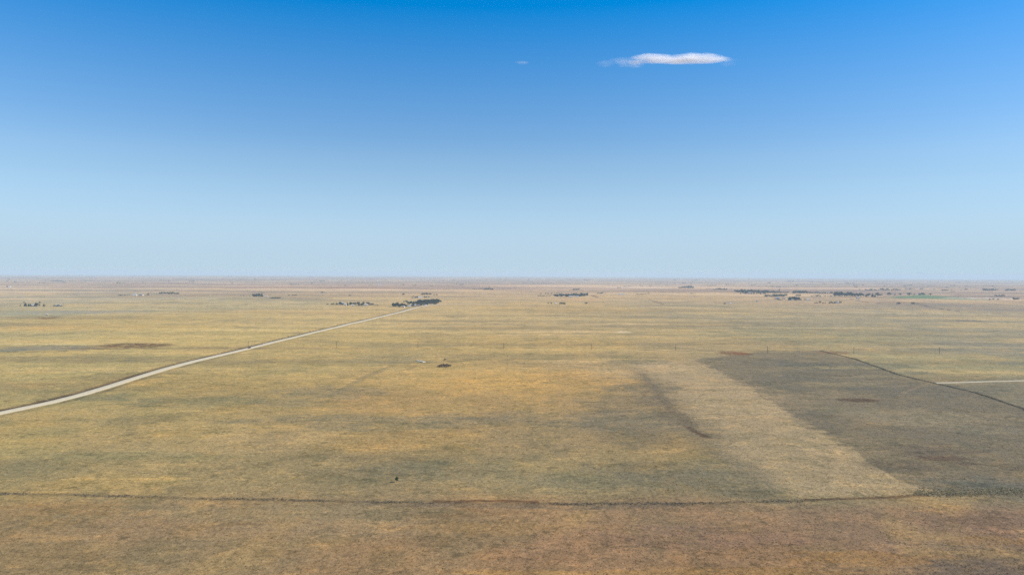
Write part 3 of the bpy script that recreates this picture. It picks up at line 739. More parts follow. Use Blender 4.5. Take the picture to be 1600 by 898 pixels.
for x, hh in ((1376, 1.6), (1378.5, 1.6), (1388, 3), (1390, 3.2), (1398, 1.6), (1406.5, 2.4), (1419, 2), (1421, 3), (1428.5, 1.8), (1437.5, 2.4), (1441, 3), (1443, 2.6), (1454, 2.4)):
    plant('broad', x, 461.4, hh, 'dark tree standing along the edge of the green field', 'trees along the green field', 1.25)
LN = 'dark bush of the scattered yards below the shelterbelt'; GN_ = 'scattered yards below the shelterbelt'
row(1195, 1204, 463, 463, 5, 1.6, 2.2, ['broad', 'shrub'], LN, GN_, 1.3)
row(1208, 1229, 463.4, 462.6, 11, 2.0, 3.2, ['broad', 'shrub'], LN, GN_, 1.2)
row(1243, 1252, 463, 463, 4, 1.6, 2.2, ['broad'], LN, GN_, 1.2)
row(1232, 1249, 468.8, 468.4, 14, 3.0, 4.4, ['broad', 'cone'], 'dark tree of the compact grove below the shelterbelt', 'compact grove below the shelterbelt', 1.2)
for x, hh in ((1251.5, 2), (1257.5, 1.9), (1261, 1.2), (1265.5, 1.5)): plant('broad', x, 469, hh, LN, GN_, 1.2)
row(1265, 1300, 462.8, 463.2, 9, 1.0, 1.9, ['shrub', 'broad'], LN, GN_, 1.2)
plant('broad', 1281, 473, 2.4, 'small tree left of the lowest dark row on the right', None, 1.2)
row(1295, 1315, 473.8, 473.2, 11, 1.6, 2.8, ['broad', 'cone'], 'dark tree in the lowest short row on the right', 'lowest short row on the right', 1.2)
row(1272, 1292, 473.8, 473.8, 5, .8, 1.2, ['shrub'], 'low bush left of the lowest dark row on the right', 'low bushes left of the lowest row', 1.3)
for x in (1404.5, 1426.5): plant('shrub', x, 475, 1.9, 'rounded bush on the bare ground below the green field', 'two bushes below the green field', 1.5)
row(1352, 1369, 454.2, 454.2, 8, 1.2, 2.2, ['broad'], 'far tree in the line above the green field', 'far tree line above the green field', 1.2)
row(1372, 1407, 453.6, 454, 15, 1.4, 2.4, ['broad', 'tall'], 'far tree in the line above the green field', 'far tree line above the green field', 1.2)
row(1414, 1430, 452.4, 452, 7, 1.0, 1.5, ['broad'], 'far tree in the line above the green field', 'far tree line above the green field', 1.3)
row(1472, 1481, 454.4, 454.4, 5, 1.2, 1.8, ['broad'], 'tiny far tree right of the green field line', 'tiny far trees right of the field', 1.3)
row(1486, 1492, 456.4, 456.4, 4, 1.0, 1.4, ['broad'], 'tiny far tree right of the green field line', 'tiny far trees right of the field', 1.3)
row(1535, 1556, 454.2, 454.4, 10, 1.8, 2.6, ['broad'], 'bluish far tree in the row near the right edge', 'bluish rows near the right edge', 1.2)
row(1571, 1587, 454.4, 454.2, 7, 1.6, 2.4, ['broad'], 'bluish far tree in the row near the right edge', 'bluish rows near the right edge', 1.2)
row(1554, 1570, 463, 463.2, 9, 1.4, 2.2, ['broad'], 'dark tree in the low row at the right edge fields', 'low row by the right edge', 1.3)
plant('broad', 1575.5, 463.2, 1.4, 'dark tree in the low row at the right edge fields', 'low row by the right edge', 1.3)
row(1583, 1591, 468.2, 468.2, 5, 1.8, 2.4, ['broad'], 'dark tree of the small clump nearest the right edge', 'clump nearest the right edge', 1.3)
for x, y in ((1546.5, 469), (1552, 468.6), (1559.5, 469)): plant('broad', x, y, 1.8, 'small single tree left of the right edge clump', 'three small trees left of the right edge clump', 1.1)
plant('broad', 23.5, 441.2, 1.6, 'lone speck of a tree above the far left shed', None, 1.3)
row(181, 195, 443, 443, 6, 1.2, 1.8, ['broad'], 'small far tree at the start of the reddish far field', 'far trees by the reddish field', 1.3)

parts = []
for p, w, h in SPECKS:
    (tv, tf), (cv, cf) = tree_parts('broad', rt.randrange(9999), 90)
    parts.append(([(p.x + v[0] * w, p.y + v[1] * w, p.z + v[2] * h) for v in list(tv) + list(cv)], list(tf) + [tuple(i + len(tv) for i in q) for q in cf]))
v, f = join(parts)
tag(link('far_small_trees', mesh('far_small_trees', v, f, [leaf_dark])), 'scattered specks of small trees far out on the plain', 'trees', kind='stuff')

# farthest shelterbelts, one dark mass each
def belt(x0, x1, y, hpx, n, label):
    r = random.Random(int(x0 * 3 + y)); parts = []
    a = at(0.5 * (x0 + x1), y)
    for i in range(n):
        q = at(x0 + (x1 - x0) * (i + r.random()) / n, y + r.uniform(-.1, .1)); h = hpx * pxm(q) * r.uniform(.6, 1.15)
        lob = [((q.x - a.x, q.y - a.y, q.z - a.z + h * .5), (h * .8, h * .8, h * .5))]
        parts.append(leaf_cloud(lob, 70, h * 0.3, r))
    v, f = join(parts)
    tag(link('far_shelterbelt', mesh('far_shelterbelt', v, f, [leaf_dark]), loc=a), label, 'trees', kind='stuff')
for a in [(78, 98, 439.3, 1.6, 16, 'bluish far tree belt on the upper left skyline'), (98, 118, 439.3, 0.9, 10, 'thin far tree belt right of the bluish skyline belt'), (30, 58, 434.0, 0.8, 12, 'hazy tree belt on the horizon far left'),
          (268, 304, 442.9, 1.0, 14, 'thin dark belt at the end of the reddish far field'), (448, 468, 444.6, 1.0, 10, 'far dark belt left of middle'), (428, 446, 438.6, .9, 8, 'short hazy belt near the horizon left of middle'), (489, 500, 437.8, .9, 6, 'tiny hazy belt near the horizon left of the middle'),
          (545, 551, 438.6, .9, 5, 'very small hazy belt near the horizon, middle left'), (575, 582, 445.9, .8, 5, 'faint belt above the white-shed farm'), (625, 660, 439.6, .8, 14, 'hazy belt near the horizon above the road-end grove'), (818, 862, 442.8, 1.0, 18, 'reddish dark far belt above the middle'),
          (885, 905, 437.2, .7, 8, 'thin blue belt on the horizon right of middle'), (1008, 1024, 437.6, .8, 7, 'teal far belt below the horizon right of middle'), (1408, 1423, 446.4, 1.1, 8, 'blue far belt above the green field'), (1448, 1461, 447, 1.0, 6, 'short blue far belt right of the green field'),
          (1112, 1120, 445.6, 1.0, 5, 'far belt above the thin row on the right'), (1135, 1147, 445.8, 1.0, 6, 'far belt above the left of the shelterbelt'), (1172, 1181, 445.6, 1.2, 5, 'far belt above the shelterbelt'), (1213, 1220, 448.4, 1.4, 5, 'far belt above the gap in the shelterbelt'),
          (1223, 1236, 449, .8, 6, 'faint belt right of the gap in the shelterbelt'), (1237, 1248, 446.8, 1.0, 6, 'far belt above the row right of the shelterbelt'), (1520, 1545, 445, .8, 8, 'pale blue belt near the horizon far right')]:
    belt(*a)

# scattered dashes of trees too far to tell apart
r = random.Random(21); parts = []
for x0, x1, y0, y1, n in ((950, 1340, 440.5, 450, 34), (1340, 1600, 444, 453, 22), (0, 420, 435.5, 446, 16), (420, 900, 436.5, 449, 22), (900, 1600, 437, 441, 14)):
    for _ in range(n):
        x = r.uniform(x0, x1); y = r.uniform(y0, y1) + 5.0 * max(0, (x - 1300) / 300) * 0.5; w = r.uniform(1.5, 9); hp = r.uniform(.7, 1.5)
        for i in range(max(2, int(w * 1.1))):
            q = at(x + w * r.random(), y + r.uniform(-.1, .1)); h = hp * pxm(q) * r.uniform(.6, 1.2)
            parts.append(leaf_cloud([((q.x, q.y, q.z + h * .5), (h * .7, h * .7, h * .5))], 36, h * 0.42, r))
v, f = join(parts)
tag(link('far_tree_dashes', mesh('far_tree_dashes', v, f, [leaf_dark])), 'faint dashes of far trees strewn below the horizon', 'trees', kind='stuff')

# ------------------------------------------------------------------ farm buildings
white = nmat('white_painted_siding', (0.80, 0.77, 0.71), 0.6, 0.08, 0.6)
cream = nmat('cream_stucco', (0.66, 0.56, 0.42), 0.8, 0.1, 0.6)
bluew = nmat('pale_blue_metal_siding', (0.30, 0.34, 0.38), 0.45, 0.1, 0.5)
redw = nmat('dusty_red_siding', (0.36, 0.20, 0.16), 0.8, 0.2, 0.6)
greyroof = nmat('grey_shingles', (0.20, 0.195, 0.19), 0.9, 0.25, 1.2)
metalroof = nmat('pale_galvanised_roof', (0.46, 0.44, 0.41), 0.6, 0.12, 0.4)
darkroof = nmat('dark_brown_shingles', (0.07, 0.058, 0.05), 0.9, 0.25, 1.2)
glass = nmat('dark_window_glass', (0.03, 0.035, 0.045), 0.1, 0.2, 1.0, 0.5)
doorm = nmat('brown_door', (0.12, 0.08, 0.05), 0.6, 0.2, 1.0)

def building(name, x, y, w, d, hw, hr, wallm, roofm, rot, label, cat, group=None, big_door=False):
    """gabled building: ridge along its length; w, d, hw, hr in metres"""
    p = at(x, y)
    o = tag(link(name, None, loc=p), label, cat, group); o.rotation_euler = (0, 0, rad(rot))
    a, b = w / 2, d / 2
    V = [(-a, -b, -0.6), (a, -b, -0.6), (a, b, -0.6), (-a, b, -0.6), (-a, -b, hw), (a, -b, hw), (a, b, hw), (-a, b, hw), (-a, 0, hw + hr), (a, 0, hw + hr)]
    F = [(0, 1, 5, 4), (2, 3, 7, 6), (1, 2, 6, 9, 5), (3, 0, 4, 8, 7), (0, 3, 2, 1)]
    link('wall', mesh('wall', V, F, [wallm]), o)
    e = 0.5; k = hr / b; t = 0.22
    R = []
    for s in (-1, 1):
        y0 = s * (b + e); z0 = hw - e * k
        R.append(([(-a - e, y0, z0 + .05), (a + e, y0, z0 + .05), (a + e, 0, hw + hr + .05), (-a - e, 0, hw + hr + .05), (-a - e, y0, z0 + .05 + t), (a + e, y0, z0 + .05 + t), (a + e, 0, hw + hr + .05 + t), (-a - e, 0, hw + hr + .05 + t)],
                  [(0, 3, 2, 1), (4, 5, 6, 7), (0, 1, 5, 4), (1, 2, 6, 5), (2, 3, 7, 6), (3, 0, 4, 7)]))
    link('roof', mesh('roof', *join(R), [roofm]), o)
    if big_door:
        link('door', mesh('door', *box(-1.9, 1.9, -b - .06, -b + .02, -0.3, min(hw - .5, 3.6)), [doorm]), o)
    else:
        link('door', mesh('door', *box(-.5, .5, -b - .06, -b + .02, -0.2, 2.1), [doorm]), o)
        for wx in (-0.3 * w, 0.3 * w):
            link('window', mesh('window', *box(wx - .7, wx + .7, -b - .05, -b + .02, 1.0, 2.2), [glass]), o)
    return o

def px(n, x, y): return n * pxm(at(x, y))
B = building
B('shed', 15.0, 448.6, px(2.6, 15, 448.6), 12, 5, 3, white, metalroof, 25, 'bright white shed alone near the horizon at the far left', 'shed', None, True)
B('barn', 11.6, 448.4, px(2.6, 12, 448.4), 12, 4.5, 4, redw, darkroof, 25, 'dark roofed barn touching the bright white far left shed', 'barn', None, True)
B('farmhouse', 91.5, 478.4, 13, 8, 3, 2.4, bluew, metalroof, 12, 'pale blue building at the right of the left edge farm', 'house')
B('shed', 50.5, 478.0, 9, 6, 2.8, 1.8, white, metalroof, 5, 'pale shed between the pointed trees of the left edge farm', 'shed', None, True)
B('farmhouse', 210.5, 461.6, 17, 9, 3.2, 2.6, white, metalroof, 8, 'white farmhouse upper left, leftmost of the two pale houses', 'house')
B('farmhouse', 220.5, 461.7, 19, 9, 3.0, 2.6, cream, greyroof, -8, 'cream farmhouse between the white farmhouse and a round tree', 'house')
B('farmhouse', 416.5, 463.8, 11, 8, 3.0, 2.4, cream, metalroof, 10, 'cream house at the right end of a small dark grove', 'house')
B('shed', 539.5, 477.3, 8, 7, 3.4, 2.0, white, metalroof, 5, 'white shed among the trees left of the road-end grove', 'shed', None, True)
B('barn', 534.5, 475.2, 14, 10, 4.0, 2.8, bluew, metalroof, -12, 'blue-grey barn left of the white shed', 'barn', None, True)
B('farmhouse', 570.5, 477.0, 14, 8, 3.0, 2.4, white, metalroof, 6, 'pale house at the right of the white-shed farm', 'house')
B('shed', 551.0, 477.8, 9, 6, 2.6, 1.8, cream, metalroof, 15, 'small cream shed in the middle of the white-shed farm', 'shed', None, True)
B('barn', 645.5, 478.2, 17, 9, 3.6, 2.4, bluew, metalroof, 8, 'grey-blue barn in front of the road-end grove', 'barn', None, True)
B('shed', 638.5, 479.3, 12, 7, 2.6, 1.6, white, metalroof, 4, 'long white shed at the foot of the road-end grove', 'shed', None, True)
B('farmhouse', 652.0, 478.0, 15, 8, 3.0, 2.4, redw, greyroof, 4, 'dusty red house where the gravel road ends', 'house')
B('shed', 664.5, 477.4, 6, 5, 2.6, 1.6, white, metalroof, -10, 'small white shed under the tallest trees of the grove', 'shed', None, True)
B('shed', 630.5, 479.9, 6, 5, 2.6, 1.6, white, metalroof, -10, 'tiny white shed at the gap in the grove', 'shed', None, True)
B('farmhouse', 656.5, 465.4, 16, 9, 3.2, 2.6, white, metalroof, 12, 'white house of the small farm behind the grove', 'house')
B('shed', 891.5, 463.8, 18, 9, 3.2, 2.4, bluew, metalroof, 10, 'pale blue shed in front of the long grove right of middle', 'shed', None, True)
B('shed', 901.5, 463.8, 14, 8, 3.0, 2.2, white, metalroof, -6, 'white shed right of the pale blue shed by the long grove', 'shed', None, True)
B('shed', 868.0, 475.0, 7, 5, 2.6, 1.6, white, metalroof, 20, 'little white shed between short tree row and two trees', 'shed', None, True)
B('shed', 969.5, 460.4, 13, 9, 3.4, 2.2, white, metalroof, 12, 'left one of two pale far sheds right of middle', 'shed', None, True)
B('shed', 974.5, 460.4, 13, 9, 3.4, 2.2, white, metalroof, 12, 'right one of two pale far sheds right of middle', 'shed', None, True)
B('barn', 1167.5, 458.6, 26, 14, 5.5, 3.4, bluew, metalroof, 10, 'pale blue barn inside the dense shelterbelt', 'barn', None, True)
B('shed', 1141.0, 475.0, 7, 5, 3.0, 1.6, white, metalroof, 20, 'small white shed beside a dark one alone on the plain', 'shed', None, True)
B('shed', 1132.4, 475.0, 6, 5, 3.0, 1.6, redw, darkroof, 20, 'small dark shed left of the white one on the plain', 'shed', None, True)
B('shed', 1182.5, 470.8, 8, 5, 3.0, 1.8, white, metalroof, -10, 'little white shed alone below the shelterbelt', 'shed', None, True)
B('barn', 1215.0, 466.4, 18, 9, 3.6, 2.6, white, metalroof, -20, 'white barn above the dark bank below the shelterbelt', 'barn', None, True)
B('farmhouse', 1224.5, 467.4, 14, 8, 3.2, 2.4, cream, greyroof, 10, 'cream house left of the compact grove', 'house')
B('shed', 1237.5, 468.9, 9, 6, 3.0, 1.8, white, metalroof, 10, 'white shed at the front of the compact grove', 'shed', None, True)
B('farmhouse', 1262.0, 468.6, 13, 8, 3.0, 2.2, white, metalroof, 6, 'pale house right of the compact grove', 'house')
B('shed', 1308.0, 473.9, 12, 6, 2.8, 1.8, bluew, metalroof, 4, 'pale shed in the lowest short tree row on the right', 'shed', None, True)
B('barn', 1341.0, 466.5, px(5, 1341, 466.5), 12, 3.6, 2.6, bluew, metalroof, -8, 'long pale barn beside the dark slanting ditch below the tall grove', 'barn', None, True)
B('shed', 593.5, 446.2, 22, 14, 6, 4, white, metalroof, 10, 'white far shed high above the white-shed farm', 'shed', None, True)

# ------------------------------------------------------------------ utility poles
wood = nmat('weathered_pole_wood', (0.085, 0.065, 0.048), 0.95, 0.35, 4.0)
ceramic = nmat('brown_ceramic', (0.06, 0.03, 0.02), 0.25, 0.2, 5.0, 0.5)
H_P = 9.5
pole_m = mesh('shaft', *tube([(0, 0, -1), (0, 0, H_P * .5), (0, 0, H_P)], [0.26, 0.22, 0.17], 8), [wood])
arm_m = mesh('crossarm', *box(-0.09, 0.09, -1.2, 1.2, H_P - 0.75, H_P - 0.53), [wood])
ins_m = mesh('insulator', *tube([(0, 0, 0), (0, 0, .1), (0, 0, .12), (0, 0, .26)], [0.05, 0.06, 0.1, 0.05], 6), [ceramic])
def utility_pole(x, y, label, group, rot=0, k=1.0):
    p = at(x, y)
    o = tag(link('utility_pole', None, loc=p), label, 'pole', group); o.rotation_euler = (0, 0, rot); o.scale = (1, 1, k)
    link('shaft', pole_m, o); link('crossarm', arm_m, o)
    for yy in (-1.05, 0.5, 1.05):
        link('insulator', ins_m, o, (0, yy, H_P - 0.53))
    return o
LINE = [(388, 542.5), (526, 543), (653, 544), (787, 545.5), (924, 546), (1055.5, 548), (1199, 551), (1334, 553), (1468, 553), (1606, 553)]
PL = [utility_pole(x, y, f'{n} utility pole, counted from the gravel road, of the line crossing the plain', 'utility poles crossing the plain') for (x, y), n in zip(LINE, ('first', 'second', 'third', 'fourth', 'fifth', 'sixth', 'seventh', 'eighth', 'ninth', 'tenth'))]
for yy, nm in ((-1.05, 'near'), (1.05, 'far')):
    pts = []
    for a, b in zip(PL[:-1], PL[1:]):
        for t in np.linspace(0, 1, 9)[:-1]:
            q = a.location.lerp(b.location, float(t)); pts.append((q.x, q.y + yy, q.z + H_P - 0.26 - 1.4 * 4 * t * (1 - t)))
    q = PL[-1].location; pts.append((q.x, q.y + yy, q.z + H_P - 0.26))
    tag(link('overhead_wire', mesh('overhead_wire', *tube(pts, [0.012] * len(pts), 4), [darkroof])), f'thin {nm} overhead wire strung along the utility poles', 'wire')
for (x, y), n in zip([(409.5, 540.3), (450, 529.8), (468.5, 525.2), (484, 521), (500.5, 517.4), (527.5, 510.8)], ('nearest', 'second', 'third', 'fourth', 'fifth', 'sixth')):
    utility_pole(x, y - 1.0, f'{n} short pole beside the gravel road', 'short poles beside the gravel road', 1.57, 0.5)

# ------------------------------------------------------------------ brown thicket, pale slab, roadside bush
for i, (x, y, hh) in enumerate([(684.5, 573, 2.2), (687, 573.4, 3.2), (690.5, 573.6, 4.2), (694, 573.2, 4.2), (697.5, 573.4, 4.0), (701, 573, 3.4), (703.6, 572.6, 2.6), (692, 572, 3.6), (698.5, 572, 3.2)]):
    plant('brush', x, y, hh, 'bare brown shrub of the thicket in the golden pasture', 'brown thicket in the golden pasture', 0.55)
plant('brush', 695.2, 562.4, 2.0, 'single dark shrub just above the brown thicket', None, 0.8)
plant('brush', 389.5, 544.5, 2.6, 'dark bush at the foot of the first pole by the gravel road', None, 0.9)
concrete = nmat('pale_concrete', (0.74, 0.64, 0.46), 0.85, 0.15, 0.8)
p0, p1 = at(650.5, 563.4), at(663, 565.6)
e = (p1 - p0); Ln = min(math.hypot(e.x, e.y), 22.0)
v, f = join([box(-Ln / 2, Ln / 2, -1.6, 1.6, -0.4, 0.55), box(-Ln / 2, Ln / 2, -1.9, -1.62, -0.4, 0.75), box(-Ln / 2, Ln / 2, 1.62, 1.9, -0.4, 0.75)])
sl = link('pale_slab', mesh('pale_slab', v, f, [concrete]), loc=(p0 + p1) / 2)
sl.rotation_euler = (0, 0, math.atan2(e.y, e.x))
tag(sl, 'long pale slab lying in grass left of the brown thicket', 'slab')
B('shed', 73.5, 492.2, 3.5, 3, 2.6, 1.0, white, metalroof, 20, 'tiny white hut in the grey pasture below the left edge farm', 'hut', None, True)

# ------------------------------------------------------------------ grass tufts and weeds (uncountable)
def tuft_mesh(name, seed, n, spread, lean):
    r = random.Random(seed); V = []; F = []
    for i in range(n):
        a = r.uniform(0, 6.283); q = spread * math.sqrt(r.random()); hgt = r.uniform(.55, 1.0); w = r.uniform(.16, .30)
        bx, by = q * math.cos(a), q * math.sin(a); t = r.uniform(0, 6.283)
        dx, dy = math.cos(t) * w, math.sin(t) * w; lx, ly = lean * math.cos(a) * hgt, lean * math.sin(a) * hgt
        o = len(V)
        V += [(bx - dx, by - dy, -.15), (bx + dx, by + dy, -.15), (bx + dx * .8 + lx * .5, by + dy * .8 + ly * .5, hgt * .6), (bx + lx, by + ly, hgt), (bx - dx * .8 + lx * .5, by - dy * .8 + ly * .5, hgt * .6)]
        F += [(o, o + 1, o + 2, o + 4), (o + 4, o + 2, o + 3)]
    return V, F

def tuft_material():
    m = bpy.data.materials.new('dry_grass_blades'); m.use_nodes = True
    nt = m.node_tree; N = nt.nodes; L = nt.links; p = N['Principled BSDF']
    p.inputs['Roughness'].default_value = 0.85; p.inputs['Specular IOR Level'].default_value = 0.1
    a = N.new('ShaderNodeAttribute'); a.attribute_name = 'tint'
    L.new(a.outputs['Color'], p.inputs['Base Color'])
    tr = N.new('ShaderNodeBsdfTranslucent'); L.new(a.outputs['Color'], tr.inputs['Color'])
    ms = N.new('ShaderNodeMixShader'); ms.inputs[0].default_value = 0.3
    L.new(p.outputs[0], ms.inputs[1]); L.new(tr.outputs[0], ms.inputs[2]); L.new(ms.outputs[0], N['Material Output'].inputs['Surface'])
    return m
TUFT_MAT = tuft_material()

def sward_at(X, Y):
    """colour of the sheet nearest to each spot"""
    d = np.hypot(X, Y); a = np.degrees(np.arctan2(X, Y))
    i = np.clip(np.searchsorted(radii, d), 0, NR - 1); j = np.clip(np.round((a + 43) / 0.085).astype(int), 0, len(az_f) - 1)
    return col[i * NA + j]

def scatter(name, X, Y, wid, hgt, tint, seed, n=7, label=None, cat=None, spread=.45, lean=.35):
    """realised tufts in one mesh with a tint per tuft"""
    r = np.random.default_rng(seed)
    prot = []
    for s in range(5):
        v, f = tuft_mesh(name, seed * 10 + s, n, spread, lean); prot.append((np.array(v), f))
    nvp = len(prot[0][0]); M = len(X)
    Z = height(X, Y); rot = r.uniform(0, 6.283, M); which = r.integers(0, 5, M)
    VV = np.stack([p_[0] for p_ in prot])[which]                # M, nvp, 3
    cs, sn = np.cos(rot)[:, None], np.sin(rot)[:, None]
    x = (VV[:, :, 0] * cs - VV[:, :, 1] * sn) * wid[:, None] + X[:, None]
    y = (VV[:, :, 0] * sn + VV[:, :, 1] * cs) * wid[:, None] + Y[:, None]
    z = VV[:, :, 2] * hgt[:, None] + Z[:, None]
    co = np.stack([x, y, z], 2).reshape(-1, 3)
    base = (np.arange(M) * nvp)[:, None]
    q = np.array([f for f in prot[0][1] if len(f) == 4]).reshape(1, -1); t = np.array([f for f in prot[0][1] if len(f) == 3]).reshape(1, -1)
    li = np.concatenate([(q + base).ravel(), (t + base).ravel()]).astype(np.int32)
    nq = M * q.shape[1] // 4; ntri = M * t.shape[1] // 3
    me = bpy.data.meshes.new(name)
    me.vertices.add(len(co)); me.vertices.foreach_set('co', co.ravel())
    me.loops.add(len(li)); me.loops.foreach_set('vertex_index', li)
    me.polygons.add(nq + ntri)
    me.polygons.foreach_set('loop_start', np.concatenate([np.arange(nq) * 4, nq * 4 + np.arange(ntri) * 3]).astype(np.int32))
    me.update(calc_edges=True)
    ta = me.attributes.new('tint', 'FLOAT_COLOR', 'POINT')
    tc = np.ones((M, nvp, 4), dtype=np.float32); tc[:, :, :3] = tint[:, None, :]
    ta.data.foreach_set('color', tc.ravel())
    me.materials.append(TUFT_MAT)
    return tag(link(name, me), label, cat, kind='stuff')

# sward tufts of the near pasture, thinner with distance
M = 90000
u = rng.random(M); D = 225 * (900 / 225) ** (u ** 1.15); A = rng.uniform(-0.80, 0.80, M)
X = D * A; Y = D
keep = fbm(X / 14, Y / 14, 201, 3) + 0.25 * rng.standard_normal(M) > -0.25
X, Y, D = X[keep], Y[keep], D[keep]
tint = sward_at(X, Y) * rng.uniform(.9, 1.7, len(X))[:, None]
g = rng.random(len(X)) < 0.30
tint[g] = tint[g] * 0.5 + np.array([0.13, 0.13, 0.075]) * 0.5
wid = rng.uniform(.22, .6, len(X)) * (1 + 0.4 * sstep(350, 900, D)); hgt = rng.uniform(.10, .32, len(X))
scatter('prairie_grass', X, Y, wid, hgt, tint, 3, 4, 'short dry grass tufts covering the near pasture', 'grass')

def along(pts, n, spread_m):
    P = np.array([[*at(x, y).xy] for x, y in pts]); s = np.concatenate([[0], np.cumsum(np.hypot(*np.diff(P, axis=0).T))])
    t = rng.uniform(0, s[-1], n)
    X = np.interp(t, s, P[:, 0]) + 1.3 * vnoise(t / 14, t * 0 + .5, 9); Y = np.interp(t, s, P[:, 1]) + 1.3 * vnoise(t / 11, t * 0 + 3.5, 9)
    return X + rng.normal(0, spread_m, n), Y + rng.normal(0, spread_m, n), t
X, Y, t = along(FORE, 4600, 1.0)
k = (fbm(t / 30, t * 0 + .3, 5, 3) + 0.2 * rng.standard_normal(len(t))) > 0.05
X, Y = X[k], Y[k]
cols = np.array([[.20, .16, .10], [.26, .21, .13], [.15, .11, .075], [.36, .30, .18]])[rng.choice(4, len(X), p=[.35, .3, .2, .15])] * rng.uniform(.7, 1.2, len(X))[:, None]
scatter('weed_strip', X, Y, rng.uniform(.3, .8, len(X)), rng.uniform(.15, .55, len(X)), cols, 4, 5, 'dark ragged strip of weeds running across the foreground', 'weeds')
X, Y, t = along([(1440, 771), (1500, 768), (1560, 767), (1640, 769)], 1100, 3.4)
cols = np.array([[.34, .28, .15], [.50, .41, .23], [.22, .18, .10]])[rng.choice(3, len(X), p=[.4, .35, .25])]
scatter('tall_weeds', X, Y, rng.uniform(.4, .9, len(X)), rng.uniform(.25, .75, len(X)), cols, 6, 6, 'taller yellowish weeds where the strip meets the grey field', 'weeds')
X, Y, t = along(EAST, 1700, 0.9)
cols = np.array([[.13, .11, .075], [.17, .145, .09], [.10, .08, .055]])[rng.choice(3, len(X))] * rng.uniform(.7, 1.15, len(X))[:, None]
scatter('weed_line', X, Y, rng.uniform(.4, .8, len(X)), rng.uniform(.25, .6, len(X)), cols, 7, 5, 'dark weedy line slanting along the grey field at right', 'weeds')
X, Y, t = along([(1062, 650), (1082, 668), (1104, 682), (1125, 698)], 60, 2.6)
cols = np.array([[.14, .11, .07], [.18, .15, .09]])[rng.choice(2, len(X))]
scatter('gully_weeds', X, Y, rng.uniform(.3, .8, len(X)), rng.uniform(.2, .5, len(X)), cols, 8, 5, 'dark weeds in the shallow gully beside the tan field', 'weeds')

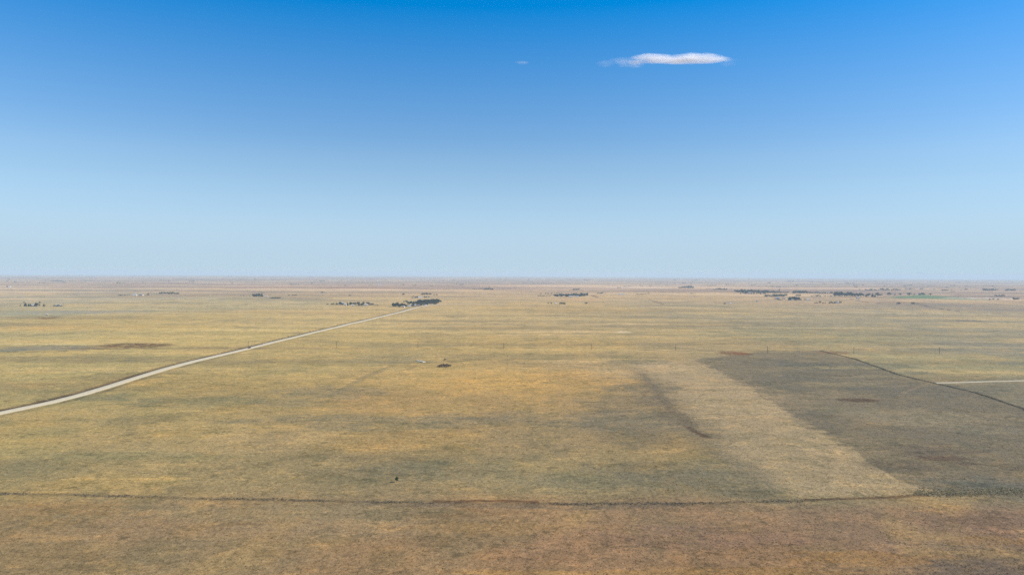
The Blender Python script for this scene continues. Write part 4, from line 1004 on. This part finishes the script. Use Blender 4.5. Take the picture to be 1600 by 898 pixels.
# ------------------------------------------------------------------ clouds: real volumes high over the plain
def cloud(name, x, y, dist, lobes, dens, label, seed, group=None):
    """lobes: (dx, dy, rx, ry, weight) in photograph pixels about (x, y); depth follows the width"""
    v = CAM_R @ Vector(((x - 800) / FPX, -(y - 449) / FPX, -1)); v.normalize()
    p = Vector((0, 0, CAM_H)) + v * dist
    k = dist / FPX / math.cos(math.atan2(abs(449 - y), FPX))
    x0 = min(l[0] - l[2] for l in lobes) * 1.1; x1 = max(l[0] + l[2] for l in lobes) * 1.1
    z0 = -max(l[1] + l[3] for l in lobes) * 1.2; z1 = -min(l[1] - l[3] for l in lobes) * 1.2
    dp = 0.24 * max(l[2] for l in lobes)
    V, F = box(x0 * k, x1 * k, -dp * k, dp * k, z0 * k, z1 * k)
    m = bpy.data.materials.new(name + '_vapour'); m.use_nodes = True
    nt = m.node_tree; N = nt.nodes; L = nt.links; N.remove(N['Principled BSDF'])
    pv = N.new('ShaderNodeVolumePrincipled'); pv.inputs['Color'].default_value = (0.98, 0.98, 0.98, 1); pv.inputs['Anisotropy'].default_value = 0.2
    L.new(pv.outputs[0], N['Material Output'].inputs['Volume'])
    tc = N.new('ShaderNodeTexCoord')
    ns = N.new('ShaderNodeTexNoise'); ns.inputs['Scale'].default_value = 1.0; ns.inputs['Detail'].default_value = 4; ns.inputs['Roughness'].default_value = 0.6
    mp = N.new('ShaderNodeMapping'); mp.inputs['Scale'].default_value = (1 / (22 * k), 1 / (22 * k), 1 / (7 * k)); mp.inputs['Location'].default_value = (seed, seed * 2, 0)
    L.new(tc.outputs['Object'], mp.inputs['Vector']); L.new(mp.outputs[0], ns.inputs['Vector'])
    def math_(op, a, b=None, clamp=False):
        x = N.new('ShaderNodeMath'); x.operation = op; x.use_clamp = clamp
        for i, q in enumerate((a, b)):
            if q is None: continue
            if isinstance(q, (int, float)): x.inputs[i].default_value = q
            else: L.new(q, x.inputs[i])
        return x.outputs[0]
    tot = None
    for dx, dy, rx, ry, wt in lobes:
        sp = N.new('ShaderNodeVectorMath'); sp.operation = 'SUBTRACT'; L.new(tc.outputs['Object'], sp.inputs[0]); sp.inputs[1].default_value = (dx * k, 0, -dy * k)
        sc = N.new('ShaderNodeVectorMath'); sc.operation = 'MULTIPLY'; L.new(sp.outputs[0], sc.inputs[0]); sc.inputs[1].default_value = (1 / (rx * k), 1 / (0.22 * rx * k), 1 / (ry * k))
        ln = N.new('ShaderNodeVectorMath'); ln.operation = 'LENGTH'; L.new(sc.outputs[0], ln.inputs[0])
        q = math_('MULTIPLY', math_('SUBTRACT', 1.0, ln.outputs['Value'], True), wt)
        tot = q if tot is None else math_('MAXIMUM', tot, q)
    nz = math_('MULTIPLY', math_('SUBTRACT', ns.outputs['Fac'], 0.5), 0.9)
    d = math_('MULTIPLY', math_('ADD', tot, math_('MULTIPLY', nz, math_('GREATER_THAN', tot, 0.001)), True), dens)
    L.new(d, pv.inputs['Density'])
    o = link(name, mesh(name, V, F, [m]), loc=p)
    return tag(o, label, 'cloud', group)
CD = 15000.0
cloud('cloud', 1050, 92, CD, [(-26, -1, 34, 6.5, 1.0), (34, -2, 40, 6.5, 1.0), (60, 0, 26, 5.5, .9), (10, 2, 74, 4.0, 1.0), (-52, 5, 30, 4, .45)], 0.016, 'long white lens-shaped cloud in the blue sky', 1.0)
cloud('cloud_wisp', 965, 97, CD, [(-18, 2, 16, 6, .4), (10, -3, 22, 4.5, .5), (20, 5, 22, 4, .4)], 0.006, 'thin ragged wisp left of the long white cloud', 2.0)
cloud('cloud_wisp', 1138, 98, CD, [(0, 2, 13, 4, .4), (6, -3, 9, 3, .3)], 0.004, 'faint wisp at the right tip of the long white cloud', 3.0)
cloud('cloud_wisp', 817, 98, CD, [(0, 0, 12, 3.0, .6)], 0.009, 'tiny white wisp alone left of the long cloud', 4.0)

# ------------------------------------------------------------------ the air over the plain
ZT = CAM_H + 12.0; ZB = float(GZ.min()) - 5.0
hz = bpy.data.materials.new('thin_haze'); hz.use_nodes = True
nt = hz.node_tree; nt.nodes.remove(nt.nodes['Principled BSDF'])
pv = nt.nodes.new('ShaderNodeVolumePrincipled')
pv.inputs['Color'].default_value = (0.64, 0.80, 0.89, 1); pv.inputs['Density'].default_value = 7.0e-5; pv.inputs['Anisotropy'].default_value = 0.0
nt.links.new(pv.outputs[0], nt.nodes['Material Output'].inputs['Volume'])
S = 48000.0
tag(link('haze', mesh('haze', *box(-S, S, -S, S, ZB, ZT), [hz])), kind='stuff')
